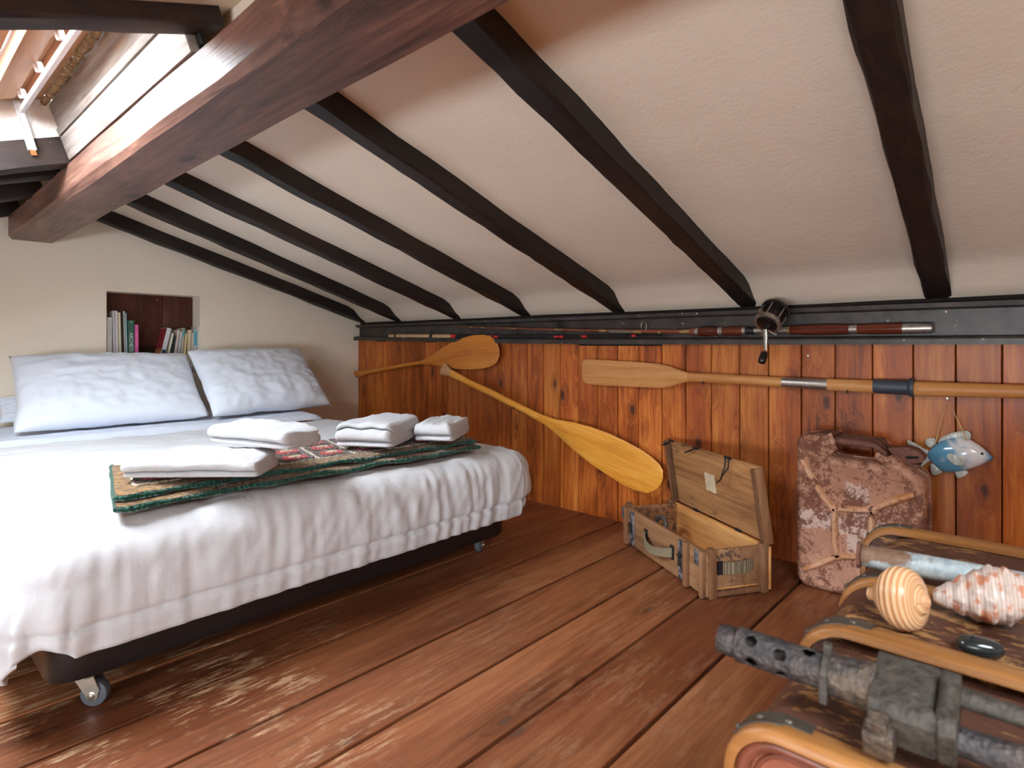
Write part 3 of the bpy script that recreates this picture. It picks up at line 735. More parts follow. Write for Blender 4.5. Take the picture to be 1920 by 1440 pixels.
# ================================================================== BOOKS IN THE NICHE
def paper(name, col, rough=0.5): return plain(name, col, rough, 0, 0.4, 0.06, 60, 0.05)
M_page = paper('pages', C(226, 216, 196), 0.9)
_pc = {}
def bookmat(col):
    if col not in _pc: _pc[col] = paper('book_cover', C(*col), 0.45)
    return _pc[col]
ZSH = nz0
def book(lab, xt, wpx, ytop, col, tilt_px=0.0, depth=0.10, front=0.012, soft=False, bands=()):
    """xt: pixel of the spine's upper left corner, tilt_px: how far the foot lies to the left, at the visible foot line y=683"""
    yf = YE+front
    a = onp(xt, ytop, 1, yf); b = onp(xt+wpx, ytop, 1, yf); w = max(0.004, (b.x-a.x)*0.97)
    f = onp(xt-tilt_px, 683, 1, yf)
    ang = math.atan2(a.x-f.x, a.z-f.z)
    up = V((math.sin(ang), 0, math.cos(ang))); rt = V((math.cos(ang), 0, -math.sin(ang)))
    hgt = (a.z-(ZSH+0.002))/math.cos(ang)-max(0, math.sin(-ang))*w
    o0 = a-up*hgt
    def P(x, y, z): return o0+rt*x+V((0, y, 0))+up*z
    root = thing('book', lab, 'book', (o0.x+w/2, yf+depth/2, ZSH), 'books in the wall niche')
    ct = 0.0012
    m = MB()
    for (x0, x1, y0_, y1_) in ((0, ct, 0, depth), (w-ct, w, 0, depth), (0, w, -0.001, ct)):
        m.add([P(x0, y0_, 0), P(x1, y0_, 0), P(x1, y1_, 0), P(x0, y1_, 0), P(x0, y0_, hgt), P(x1, y0_, hgt), P(x1, y1_, hgt), P(x0, y1_, hgt)], [(0,3,2,1),(4,5,6,7),(0,1,5,4),(1,2,6,5),(2,3,7,6),(3,0,4,7)])
    cv = m.build('cover', bookmat(col), root, smooth=0)
    m = MB(); x0, x1, y0_, y1_, z0_, z1_ = ct*0.8, w-ct*0.8, ct, depth-0.003, 0.002, hgt-0.002
    m.add([P(x0, y0_, z0_), P(x1, y0_, z0_), P(x1, y1_, z0_), P(x0, y1_, z0_), P(x0, y0_, z1_), P(x1, y0_, z1_), P(x1, y1_, z1_), P(x0, y1_, z1_)], [(0,3,2,1),(4,5,6,7),(0,1,5,4),(1,2,6,5),(2,3,7,6),(3,0,4,7)])
    m.build('pages', M_page, root, smooth=0)
    for (side, za, zb_, bc) in bands:
        m = MB()
        if side == 'spine': m.add([P(w*0.1, -0.0016, hgt*za), P(w*0.9, -0.0016, hgt*za), P(w*0.9, -0.0016, hgt*zb_), P(w*0.1, -0.0016, hgt*zb_)], [(0, 1, 2, 3)])
        else: m.add([P(-0.0006, 0.002, hgt*za), P(-0.0006, depth, hgt*za), P(-0.0006, depth, hgt*zb_), P(-0.0006, 0.002, hgt*zb_)], [(0, 1, 2, 3)])
        m.build('cover_print', bookmat(bc), cv, smooth=0)
    return root, P, w, hgt
def spine_text(root, P, w, hgt, txt, size, ztop, col, xoff=0.5):
    cu = bpy.data.curves.new('lettering', 'FONT'); cu.body = txt; cu.size = size; cu.extrude = 0.0003; cu.align_x = 'LEFT'; cu.align_y = 'CENTER'
    cu.materials.append(bookmat(col))
    to = bpy.data.objects.new('lettering_source', cu); COL.objects.link(to)
    me = bpy.data.meshes.new_from_object(to.evaluated_get(bpy.context.evaluated_depsgraph_get())); bpy.data.objects.remove(to)
    o = bpy.data.objects.new('lettering', me)
    o.matrix_world = Matrix.Translation(P(w*xoff, -0.002, hgt-ztop)) @ Matrix(((0, 1, 0), (0, 0, -1), (-1, 0, 0))).to_4x4()
    mw = o.matrix_world.copy(); COL.objects.link(o); o.parent = root; o.matrix_parent_inverse = root.matrix_basis.inverted(); o.matrix_basis = mw
book_white = book('off-white paperback first in the niche, with small grey spine lettering', 201, 9.2, 595, (206, 200, 190))
m = MB(); random.seed(4); zz = book_white[3]-0.012           # lettering too small to read: a column of short grey strokes
while zz > book_white[3]-0.15:
    h_ = random.uniform(0.002, 0.0045); k_ = random.uniform(0.0, 0.12)*book_white[2]
    m.add([book_white[1](book_white[2]*0.42+k_, -0.0016, zz), book_white[1](book_white[2]*0.66-k_*0.5, -0.0016, zz), book_white[1](book_white[2]*0.66-k_*0.5, -0.0016, zz-h_*0.5), book_white[1](book_white[2]*0.42+k_, -0.0016, zz-h_*0.5)], [(0, 1, 2, 3)]); zz -= h_+(0.004 if random.random() < 0.15 else 0.0008)
m.build('spine_print', bookmat((120, 116, 116)), book_white[0], smooth=0)
book('tall pale grey magazine next to the first white paperback', 210.8, 4.2, 582.5, (196, 190, 194), -2)
book('tall white magazine, second in the run of thin spines', 215.6, 4.6, 582.8, (214, 210, 206), -2.4)
book('tall cream brochure among the thin spines', 221.2, 4.4, 585.8, (222, 210, 176), -3)
book('thin black folder between cream and grey spines', 226.4, 3.2, 583.5, (34, 30, 34), -3.2)
book('tall grey binder with curled edge among the thin spines', 230.4, 3.6, 583.2, (172, 168, 160), -3.2)
book('light blue thin folder against the green book', 234.9, 2.0, 587, (160, 200, 212), -2.6, front=0.014)
gb = book('green book with bold white title on its spine', 240.0, 11.9, 600.4, (62, 104, 84))
spine_text(*gb, 'ARCHEOLOGIA SUBACQUEA', 0.0235, 0.066, (236, 240, 236), 0.5)
m = MB(); P_ = gb[1]; m.add([P_(gb[2]*0.36, -0.0017, gb[3]-0.007), P_(gb[2]*0.64, -0.0017, gb[3]-0.007), P_(gb[2]*0.5, -0.0017, gb[3]-0.014)], [(0, 1, 2)]); m.build('publisher_mark', bookmat((236, 240, 236)), gb[0], smooth=0)
book('bright pink paperback standing beside the green book', 252.6, 6.6, 609, (236, 110, 170), -1)
book('white book leaning with a red and tan front cover', 313.5, 8.2, 614.5, (214, 212, 214), 17, 0.12, 0.010, bands=(('spine', 0.12, 0.52, (30, 62, 88)), ('side', 0.53, 0.99, (146, 44, 50)), ('side', 0.0, 0.53, (186, 126, 84))))
book('cream paperback leaning next to the red and tan cover', 322.2, 4.4, 624, (220, 212, 188), 13)
book('dark navy paperback leaning among pale ones', 327.2, 3.6, 629.5, (44, 54, 66), 11)
book('pale pink book in a clear jacket, leaning', 333.0, 4.6, 618.5, (216, 196, 188), 10)
book('pale grey leaning paperback next to the clear jacket', 338, 4.4, 621.5, (196, 198, 200), 8)
book('paperback with a turquoise spine head, leaning', 343.6, 3.6, 615, (196, 186, 164), 7, bands=(('spine', 0.8, 0.97, (70, 174, 190)),))
book('short cream paperback beyond the turquoise spine', 347.8, 4.0, 625, (226, 204, 152), 6)
book('wider cream paperback with faint lettering', 352.8, 6.2, 618.6, (216, 200, 160), 3)
book('thin grey white paperback next to the wider cream one', 359.6, 3.8, 624, (206, 196, 188), 2)
book('pale book with a blue flowered spine head', 363.4, 6.4, 618, (206, 204, 200), 1, bands=(('spine', 0.62, 0.97, (92, 178, 200)),))
book('white paperback last in the niche by the plaster edge', 370.2, 4.6, 612.5, (216, 216, 206), 0.5)

# ================================================================== PADDLES AND OAR ON THE BOARDS
M_pad1 = wood('varnished_paddle', C(160, 90, 30), C(198, 122, 46), C(218, 146, 66), 'Y', rot=(0.12, 0, 0), rough=0.35, var=0, bump=0.08, fine=40)
M_pad2 = wood('yellow_ash', C(202, 126, 40), C(228, 156, 58), C(240, 180, 86), 'Y', rot=(-0.21, 0, 0), rough=0.38, var=0, bump=0.08, fine=40, rings=14)
M_oar = wood('oar_spruce', C(150, 92, 44), C(190, 128, 70), C(214, 160, 104), 'Y', rough=0.45, var=0, bump=0.12, fine=40)
M_grip = wood('bare_grip', C(160, 112, 74), C(190, 146, 104), C(210, 172, 132), 'Y', rough=0.7, var=0)
M_sleeve = plain('bright_steel', C(186, 182, 176), 0.3, 0.9, 0.5, 0.1, 40, 0.02)
M_collar = plain('slate_plastic', C(58, 64, 74), 0.45, 0, 0.5, 0.08)
def loft(stations, X, mat, name, parent, seg=18, ex=1.0):
    """stations: (top px, bottom px, thickness [, extra x]) in the plane x = X"""
    rs = []
    for st in stations:
        a, b, th = st[:3]; dx = st[3] if len(st) > 3 else 0
        p, q = onp(a[0], a[1], 0, X+dx), onp(b[0], b[1], 0, X+dx); c = (p+q)/2; h = (p-q)/2
        rs.append([c+h*math.copysign(abs(math.cos(t))**ex, math.cos(t))+V((th*0.5*math.copysign(abs(math.sin(t))**ex, math.sin(t)), 0, 0)) for t in (2*math.pi*k/seg for k in range(seg))])
    return MB().rings(rs).build(name, mat, parent, smooth=50)
def F(x, y): return (600+x/4.8, 580+y/4.8)
XP = 2.318
p1 = thing('paddle', 'short amber wooden paddle hung near the corner, blade towards the reel', 'paddle', (XP, 3.0, 0.73), 'paddles on the pine boards')
blade1 = [(F(900, 462), F(905, 495), 0.026), (F(935, 450), F(955, 500), 0.022), (F(1000, 410), F(1000, 503), 0.016), (F(1080, 358), F(1070, 514), 0.012), (F(1180, 300), F(1170, 530), 0.011), (F(1280, 257), F(1280, 539), 0.010), (F(1380, 233), F(1380, 541), 0.010), (F(1460, 228), F(1460, 533), 0.010), (F(1520, 237), F(1525, 519), 0.009), (F(1568, 265), F(1572, 496), 0.008), (F(1598, 310), F(1600, 465), 0.007), (F(1613, 360), F(1614, 425), 0.005), (F(1617, 390), F(1617, 398), 0.002)]
loft(blade1, XP, M_pad1, 'blade', p1, 20)
loft([(F(375, 552), F(380, 605), 0.024), (F(420, 545), F(425, 582), 0.027), (F(560, 520), F(565, 556), 0.027), (F(750, 487), F(755, 524), 0.027), (F(900, 462), F(905, 495), 0.026)], XP, M_pad1, 'shaft', p1)
loft([(F(309, 558), F(325, 612), 0.016), (F(314, 555), F(338, 617), 0.022), (F(345, 552), F(355, 613), 0.024), (F(375, 552), F(380, 605), 0.024)], XP, M_pad1, 'grip', p1)
p2 = thing('paddle', 'long yellow wooden paddle slanting down to the open crate', 'paddle', (2.29, 2.0, 0.6), 'paddles on the pine boards')
XQ = 2.285
def D4(x, y): return (560+x/3.6, 560+y/3.6)
loft([(D4(1040, 484), D4(1020, 524), 0.026), (D4(1160, 548), D4(1140, 585), 0.028), (D4(1300, 612), D4(1280, 652), 0.029), (D4(1450, 688), D4(1430, 728), 0.029), (D4(1560, 742), D4(1540, 783), 0.028), (D4(1640, 782), D4(1600, 818), 0.026)], XQ, M_pad2, 'shaft', p2)
loft([((1015.5, 777), (1004.4, 787), 0.026), ((1040, 786), (1022, 797), 0.020), ((1075, 792), (1048, 819), 0.014), ((1110, 801), (1078, 846), 0.011), ((1140, 812), (1108, 870), 0.010), ((1170, 826), (1138, 890), 0.010), ((1200, 842), (1168, 909), 0.010), ((1222, 857), (1193, 920), 0.009), ((1237, 871), (1214, 924.5), 0.008), ((1243, 883), (1231, 918), 0.006), ((1243.5, 896), (1240, 907), 0.003)], XQ, M_pad2, 'blade', p2, 20)
loft([(D4(985, 432), D4(955, 500), 0.016), (D4(996, 440), D4(958, 512), 0.024), (D4(1018, 466), D4(990, 518), 0.026), (D4(1040, 484), D4(1020, 524), 0.026)], XQ, M_grip, 'grip', p2)
oar = thing('oar', 'two-piece wooden oar with steel sleeve and dark collar, hung level', 'oar', (2.32, 0.8, 0.72))
XO = 2.315
loft([((1091.5, 682), (1092.5, 710), 0.006), ((1093, 676), (1095, 717), 0.010), ((1100, 673.5), (1103, 720.5), 0.012), ((1150, 676), (1150, 723.5), 0.013), ((1200, 679), (1200, 726), 0.014), ((1235, 682), (1238, 727.5), 0.016), ((1252, 685.5), (1256, 725.5), 0.019), ((1270, 691.5), (1272, 720.5), 0.024), ((1290, 698), (1292, 715.5), 0.030)], XO, M_oar, 'blade', oar, 20)
loft([((1290, 698), (1292, 715.5), 0.030), ((1330, 700), (1330, 717.5), 0.032), ((1400, 703.5), (1400, 722), 0.033), ((1468, 707), (1468, 726), 0.033)], XO, M_oar, 'shaft', oar)
loft([((1467, 707), (1467, 726.5), 0.034), ((1553, 710.5), (1553, 732), 0.034)], XO, M_sleeve, 'sleeve', oar)
loft([((1552, 709.5), (1552, 732.5), 0.037), ((1600, 711.5), (1600, 735), 0.037), ((1640, 713), (1640, 737), 0.037)], XO, M_oar, 'shaft', oar)
loft([((1638, 711), (1638, 736.5), 0.041), ((1641, 710.5), (1641, 737.5), 0.042), ((1703, 713), (1703, 741), 0.042), ((1706, 709), (1706, 744), 0.054), ((1712, 708.5), (1712, 745), 0.056), ((1714, 710), (1714, 743.5), 0.054)], XO, M_collar, 'collar', oar)
loft([((1713, 716), (1713, 742), 0.034), ((1718, 714.5), (1718, 743), 0.040), ((1728, 715), (1728, 743), 0.040), ((1800, 717.5), (1800, 744.5), 0.041), ((1920, 721), (1920, 747.5), 0.042), ((2060, 725), (2060, 752), 0.042)], XO, M_oar, 'shaft', oar)
M_peg = plain('dark_iron', C(40, 36, 34), 0.5, 0.6, 0.5, 0.15)
def peg(x, y, Xp):
    a = onp(x, y, 0, XW-0.02); b = onp(x, y+2, 0, Xp-0.02)
    return MB().tube([a+V((0.0025, 0, 0)), a, b, b+V((0, 0, 0.012))], 0.0022, 6)
for q, nm in ((((1318, 718, XO), (1588, 736, XO)), oar), (((806, 685, XP),), p1), (((963, 765, XQ),), p2)):
    for w_ in q: peg(*w_).build('wall_hook', M_peg, nm)

# ================================================================== FISHING RODS ON THE STEEL FLANGE
M_cork = plain('cork', C(196, 160, 120), 0.85, 0, 0.2, 0.3, 140, 0.3)
M_blk = plain('carbon_black', C(28, 28, 32), 0.3)
M_red = plain('red_thread', C(200, 42, 48), 0.5)
M_cane = plain('cane_brown', C(128, 70, 50), 0.35, 0, 0.5, 0.2)
M_var = wood('varnished_handle', C(54, 20, 12), C(92, 40, 25), C(126, 62, 42), 'Y', rough=0.18, var=0, bump=0.03, fine=40)
M_brass = plain('dull_brass', C(178, 150, 100), 0.4, 0.8, 0.5, 0.2)
M_nickel = plain('worn_nickel', C(170, 164, 156), 0.38, 0.85, 0.5, 0.25, 50, 0.1)
XR = XW-0.036
def rodpt(x, r): # lies on the lower flange
    p = onp(x, 640, 0, XR); i = 0
    zf = 0.846+(0.02*max(0, (p.y-1.9)/1.7))
    return V((XR, p.y, zf+r))
def rseg(x0, x1, r0, r1, mat, name, par, dz=0.0, bul=0.0, n=8, zf=None):
    a, b = onp(x0, 640, 0, XR).y, onp(x1, 640, 0, XR).y
    za = (zf(a) if zf else 0); zb_ = (zf(b) if zf else 0)
    m = MB(); m.tube([V((XR, lerp(a, b, i/n), lerp(za, zb_, i/n))) for i in range(n+1)], lambda t: lerp(r0, r1, t)+bul*math.sin(t*math.pi), 12)
    return m.build(name, mat, par, smooth=45)
z1f = lambda y: 0.857+0.02*max(0, (y-1.9)/1.7)
r1 = thing('fishing_rod', 'black fishing rod with cork handle and red windings on the steel beam', 'fishing rod', (XR, 2.5, 0.85), 'fishing rods on the steel beam')
rseg(731, 742, 0.0125, 0.0135, M_cork, 'cork_grip', r1, zf=z1f); rseg(742, 745, 0.0142, 0.0142, M_blk, 'grip_ring', r1, zf=z1f)
rseg(745, 808, 0.0135, 0.0135, M_cork, 'cork_grip', r1, zf=z1f); rseg(808, 813, 0.0145, 0.0145, M_blk, 'grip_ring', r1, zf=z1f)
rseg(813, 847, 0.013, 0.013, M_cork, 'cork_grip', r1, zf=z1f); rseg(847, 855, 0.0125, 0.011, M_red, 'winding', r1, zf=z1f)
rseg(855, 1240, 0.0085, 0.004, M_blk, 'blank', r1, zf=z1f)
for a, b in ((918, 924), (927, 935), (1040, 1048), (1050, 1057), (1091, 1101), (1185, 1192)):
    rseg(a, b, 0.0088-0.004*(a-855)/385+0.0006, 0.0088-0.004*(a-855)/385+0.0006, M_red, 'winding', r1, zf=z1f)
def ring_guide(x, z0f, rr, par, mat, lift):
    y = onp(x, 640, 0, XR).y; z = z0f(y)
    c = V((XR-0.004, y, z+lift+rr)); m = MB()
    m.tube([c+V((0.25*rr*math.cos(t), rr*math.cos(t)*0.8, rr*math.sin(t))) for t in (2*math.pi*k/14 for k in range(14))], rr*0.16, 6, close=True)
    for e in (-1, 1): m.tube([V((XR, y+e*rr*2.0, z)), c+V((0, e*rr*0.6, -rr*0.75))], 0.0011, 5)
    m.build('line_guide', mat, par)
for x in (931, 1053): ring_guide(x, z1f, 0.009, r1, M_peg, 0.003)
z2f = lambda y: lerp(0.872, 0.928, min(1, max(0, (y-1.30)/1.45))) if y > 1.30 else 0.872
r2 = thing('fishing_rod', 'brown fishing rod with varnished handle and black multiplier reel', 'fishing rod', (XR, 1.2, 0.85), 'fishing rods on the steel beam')
rseg(857, 1090, 0.003, 0.006, M_cane, 'blank', r2, zf=z2f); rseg(1090, 1275, 0.006, 0.0095, M_cane, 'blank', r2, zf=z2f)
for x, dx in ((882, 5), (902, 8), (955, 12), (1041, 14), (1125, 12), (1188, 16), (1235, 5)):
    rseg(x, x+dx, 0.0035+0.006*(x-857)/400+0.0006, 0.0035+0.006*(x-857)/400+0.0006, M_brass, 'winding', r2, zf=z2f)
rseg(1143, 1187, 0.0085, 0.0085, plain('grey_whipping', C(110, 104, 92), 0.6), 'winding', r2, zf=z2f)
for x, rr in ((905, 0.012), (960, 0.013), (1048, 0.016), (1208, 0.02)): ring_guide(x, z2f, rr, r2, M_nickel if x > 1200 else M_peg, 0.006)
zh = lambda y: 0.872
rseg(1275, 1294, 0.0085, 0.012, M_brass, 'ferrule', r2, zf=zh); rseg(1294, 1306, 0.014, 0.018, M_cane, 'winding', r2, zf=zh)
rseg(1305, 1311, 0.0185, 0.0185, M_nickel, 'grip_ring', r2, zf=zh); rseg(1311, 1348, 0.0180, 0.0165, M_var, 'handle', r2, bul=0.0025, zf=zh)
rseg(1348, 1356, 0.0175, 0.0175, M_nickel, 'grip_ring', r2, zf=zh); rseg(1356, 1393, 0.0165, 0.0175, M_var, 'handle', r2, bul=0.0015, zf=zh)
rseg(1393, 1399, 0.0175, 0.0175, M_nickel, 'grip_ring', r2, zf=zh); rseg(1399, 1415, 0.0150, 0.0150, M_blk, 'reel_seat', r2, zf=zh)
rseg(1415, 1478, 0.0135, 0.0135, M_nickel, 'reel_seat', r2, zf=zh); rseg(1478, 1482, 0.0150, 0.0150, M_brass, 'grip_ring', r2, zf=zh)
rseg(1482, 1593, 0.0165, 0.0175, M_var, 'handle', r2, bul=0.003, n=16, zf=zh)
rseg(1593, 1608, 0.0165, 0.0165, M_nickel, 'grip_ring', r2, zf=zh); rseg(1608, 1693, 0.0170, 0.0190, M_var, 'handle', r2, bul=0.001, n=14, zf=zh)
m = MB(); a, b = onp(1693, 640, 0, XR).y, onp(1750, 640, 0, XR).y
m.lathe((XR, a, 0.872), (0, -1, 0), [(0, 0.0188), ((a-b)*0.9, 0.018), ((a-b)*0.97, 0.0165), (a-b, 0.012)], 18); m.build('butt_cap', M_nickel, r2)
# reel: two plates, spool between, crank with knob
fc = onp(1437.5, 608, 0, 2.205); bc = onp(1455, 580, 0, 2.265); ax = (bc-fc).normalized(); L = (bc-fc).length
rl = MB().lathe(fc, ax, [(0, 0.030), (0.001, 0.046), (0.004, 0.048), (0.014, 0.048), (0.016, 0.046)], 36).build('reel', M_nickel, r2, smooth=35)
M_bake = plain('bakelite', C(22, 18, 20), 0.25)
MB().lathe(fc-ax*0.002, ax, [(0, 0.033), (0.003, 0.038), (0.006, 0.038)], 32).build('side_plate', M_bake, rl)
MB().lathe(fc+ax*(L-0.012), ax, [(0, 0.046), (0.002, 0.05), (0.012, 0.05), (0.016, 0.044), (0.020, 0.03)], 36).build('tail_plate', M_bake, rl)
MB().lathe(fc+ax*0.015, ax, [(0, 0.030), (L-0.026, 0.030)], 28).build('spool', plain('spool_black', C(30, 22, 22), 0.4), rl)
m = MB(); sv = ax.cross(V((0, 0, 1))).normalized(); uv_ = sv.cross(ax).normalized()
for k in range(6):
    t = k*math.pi/3+0.3; q = fc+ax*0.01+(sv*math.cos(t)+uv_*math.sin(t))*0.044; m.tube([q, q+ax*(L-0.02)], 0.0028, 7)
m.build('cross_pillar', M_nickel, rl)
m = MB()
for k in range(7):
    t = k*2*math.pi/7+0.2; q = fc-ax*0.0015+(sv*math.cos(t)+uv_*math.sin(t))*0.042; m.lathe(q, ax, [(0, 0.0015), (0.0008, 0.0026), (0.003, 0.0026)], 8)
m.build('screws', M_brass, rl)
hub = fc-ax*0.004-uv_*0.008
m = MB(); m.lathe(hub-ax*0.018, ax, [(0, 0.006), (0.002, 0.009), (0.016, 0.011), (0.020, 0.014)], 18); m.build('crank_hub', M_bake, rl)
armend = onp(1435, 656, 0, 2.20); hb = hub-ax*0.018
m = MB(); m.tube([hb+uv_*0.004, hb.lerp(armend, 0.35), hb.lerp(armend, 0.7), armend], [0.009, 0.0085, 0.006, 0.0055], 8, flat=0.35, upv=ax); m.build('crank', M_nickel, rl)
for e, dz in ((-1, -0.028), (1, -0.03)):
    m = MB(); q = hub-ax*0.012; m.tube([q, q+sv*(e*0.016)+uv_*dz*0.6, q+sv*(e*0.030)+uv_*dz], [0.004, 0.0035, 0.0045], 8); m.build('star_drag', M_nickel, rl)
k0, k1 = onp(1434.5, 659, 0, 2.185), onp(1427, 682, 0, 2.165)
m = MB(); m.tube([k0.lerp(k1, t) for t in (0, .06, .15, .4, .7, .9, .97, 1)], [0.004, 0.009, 0.0115, 0.0135, 0.014, 0.0125, 0.009, 0.004], 16); m.build('knob', M_bake, rl)
m = MB(); q = fc+ax*0.004+uv_*0.05; m.box((-0.011, -0.004, 0), (0.011, 0.004, 0.004), Matrix.Translation(q) @ Matrix((sv, ax, uv_)).transposed().to_4x4())
m.tube([q+uv_*0.012+sv*(0.007*math.cos(t))+uv_*(0.007*math.sin(t)) for t in (2*math.pi*k/12 for k in range(12))], 0.0024, 6, close=True); m.build('harness_lug', M_nickel, rl)
# ================================================================== OPEN AMMUNITION CRATE
M_crate = wood('old_crate_wood', C(88, 58, 38), C(146, 104, 70), C(182, 140, 100), 'X', knots=0.4, knot_scale=(9, 4), rough=0.75, var=0.12, bump=0.5, worn=C(82, 62, 52), worn_amt=0.75, fine=50)
M_lid = wood('lid_inside', C(116, 74, 44), C(178, 128, 80), C(206, 160, 110), 'X', knots=0.4, knot_scale=(9, 4), rough=0.75, var=0.08, bump=0.4, worn=C(74, 58, 52), worn_amt=0.62)
M_crate_in = wood('crate_inside', C(164, 104, 54), C(212, 152, 88), C(234, 184, 120), 'X', rough=0.7, var=0.06, bump=0.4, rings=12)
M_batten = wood('crate_batten', C(78, 50, 34), C(130, 88, 58), C(166, 124, 88), 'Z', rough=0.75, var=0.15, bump=0.5, worn=C(64, 52, 50), worn_amt=0.6)
M_iron = plain('old_iron', C(52, 46, 46), 0.55, 0.5, 0.5, 0.35, 60, 0.4)
g = G('flaking_grey_paint'); v = g.coord(); n1 = g.noise(v, 45, 6, 0.7)
M_tinp = g.done(g.ramp(n1, [(0.40, C(52, 54, 60)), (0.52, C(96, 96, 102)), (0.62, C(170, 164, 160))]), 0.6, g.bump(n1, 0.3, 0.003), 0.2, 0.4)
g = G('webbing'); v = g.coord(); f = g.wave(v, 120, 0.5, axis='X'); f2 = g.wave(v, 150, 0.5, axis='Z')
M_web = g.done(g.mix(f, C(150, 130, 102), C(206, 190, 160)), 0.95, g.bump(g.ma('ADD', f, f2), 0.8, 0.004), 0, 0.1)
A0 = V((2.133, 1.317, 0)); B0 = V((1.816, 0.812, 0)); C0 = V((2.030, 0.671, 0))
e1 = (A0-B0).normalized(); LX = (A0-B0).length; e2 = V((e1.y, -e1.x, 0))
if e2.dot(C0-B0) < 0: e2 = -e2
LY = 0.245; HC = 0.150
CM = Matrix.Translation(B0) @ Matrix((e1, e2, V((0, 0, 1)))).transposed().to_4x4()
cr = thing('ammunition_crate', 'weathered wooden crate with open lid and webbing handles below the paddle', 'crate', B0+e1*LX/2+e2*LY/2)
def cbox(name, lo, hi, mat, par=None, bevel=0.002):
    m = MB().box(lo, hi); o = m.build(name, mat, None, bevel=bevel)
    COL.objects.unlink(o); o.matrix_world = CM; COL.objects.link(o)
    pr = par or cr
    mw = CM.copy(); o.parent = pr
    root_inv = cr.matrix_basis.inverted()
    if pr is cr: o.matrix_parent_inverse = root_inv; o.matrix_basis = mw
    else: o.matrix_basis = Matrix.Identity(4)
    return o
def cmesh(name, m, mat, par=None, **k):
    o = m.build(name, mat, None, **k); o.parent = par or cr
    if par is None: o.matrix_parent_inverse = cr.matrix_basis.inverted(); o.matrix_basis = CM
    return o
t = 0.014; px_ = 0.018                      # board thickness, posts stand proud of the ends
cbox('bottom_board', (0.02, 0.004, 0.012), (LX-0.02, LY-0.004, 0.024), M_crate_in)
fb = cbox('front_board', (0.0, 0.0, 0.008), (LX, t, HC), M_crate)
cbox('back_board', (0.0, LY-t, 0.008), (LX, LY, HC), M_crate_in)
for x in (0.022, LX-0.036): cbox('end_board', (x, t, 0.01), (x+t, LY-t, HC-0.002), M_crate)
for x in (0.0, LX-0.022):                    # end posts
    for y in (t-0.002, LY-t-0.022):
        cbox('end_post', (x-0.002, y, 0.0), (x+0.024, y+0.024, HC+0.010), M_batten)
cbox('end_rail', (0.002, t+0.024, 0.004), (0.024, LY-t-0.024, 0.020), M_batten)
for x, w_ in ((0.004, 0.018), (0.098, 0.022), (LX-0.055, 0.018)):    # upright battens on the front
    cbox('front_batten', (x, -0.016, 0.004), (x+w_, 0.0, HC+0.002), M_batten)
for x in (0.035, LX-0.028): cbox('corner_plate', (x, -0.002, 0.095), (x+0.034, 0.0, 0.142), M_tinp, bevel=0.0005)
for x in (0.132, LX-0.100):                  # iron latch plates with studs
    p = cbox('latch_plate', (x-0.002, -0.003, 0.010), (x+0.032, 0.0, HC-0.004), M_tinp, bevel=0.0005)
    m = MB().lathe((x+0.013, 0, 0.095), (0, -1, 0), [(0, 0.005), (0.006, 0.005), (0.010, 0.009), (0.016, 0.008), (0.019, 0.004)], 14); m.tube([(x+0.013, -0.012, 0.09), (x+0.013, -0.013, 0.06)], 0.005, 8)
    cmesh('latch_stud', m, M_iron, p)
# front handle: webbing bowed outwards between two iron plates
hx0, hx1, hz = 0.20, 0.40, 0.085
rs = []
for i in range(25):
    q = i/24; x = lerp(hx0, hx1, q); y = -0.004-0.034*math.sin(q*math.pi)**0.8; zz = hz-0.016*math.sin(q*math.pi)
    hw = 0.017-0.003*math.sin(q*math.pi)
    rs.append([V((x, y-0.003, zz-hw)), V((x, y-0.003, zz+hw)), V((x, y+0.003, zz+hw)), V((x, y+0.003, zz-hw))])
h = cmesh('front_handle', MB().rings(rs), M_web, smooth=50)
for x in (hx0-0.006, hx1-0.016): cmesh('handle_plate', MB().box((x, -0.007, hz-0.024), (x+0.020, 0.0, hz+0.024)), M_iron, h, bevel=0.0008)
rs = []
for i in range(17):
    q = i/16; y = lerp(0.062, LY-0.06, q); x = 0.019-0.012*math.sin(q*math.pi)
    rs.append([V((x, y, 0.072)), V((x, y, 0.110)), V((x-0.005, y, 0.110)), V((x-0.005, y, 0.072))])
h = cmesh('end_handle', MB().rings(rs), M_web, smooth=50)
cmesh('handle_plate', MB().box((0.012, 0.052, 0.07), (0.022, 0.070, 0.112)), M_iron, h, bevel=0.0008)
# lid, hinged along the back edge and standing almost upright
la = math.radians(-9)
LM = Matrix.Translation((0, LY-0.004, HC+0.006)) @ Matrix.Rotation(-la, 4, 'X')
def lbox(name, lo, hi, mat, bevel=0.002, par=None):
    o = MB().box(lo, hi).build(name, mat, None, bevel=bevel)
    for vv in o.data.vertices: vv.co = LM @ vv.co
    o.parent = par or cr
    if par is None: o.matrix_parent_inverse = cr.matrix_basis.inverted(); o.matrix_basis = CM
    return o
LH = 0.262
lid = lbox('lid', (0.004, 0, 0.0), (LX-0.004, 0.012, 0.118), M_lid)
lbox('lid_plank', (0.004, 0.0, 0.119), (LX-0.004, 0.012, LH), M_lid, par=lid)
for x in (0.012, LX-0.040): lbox('lid_batten', (x, -0.010, 0.004), (x+0.028, 0.0, LH-0.012), M_batten, par=lid)
for x in (0.0, LX-0.012): lbox('lid_batten', (x, -0.014, 0.0), (x+0.012, 0.014, LH-0.004), M_batten, par=lid)
for x in (0.15, LX-0.18):
    m = MB().tube([(x, LY-0.004, HC+0.004), (x+0.03, LY-0.004, HC+0.004)], 0.006, 10); cmesh('hinge', m, M_iron)
def lpt(x, y, z): return LM @ V((x, y, z))
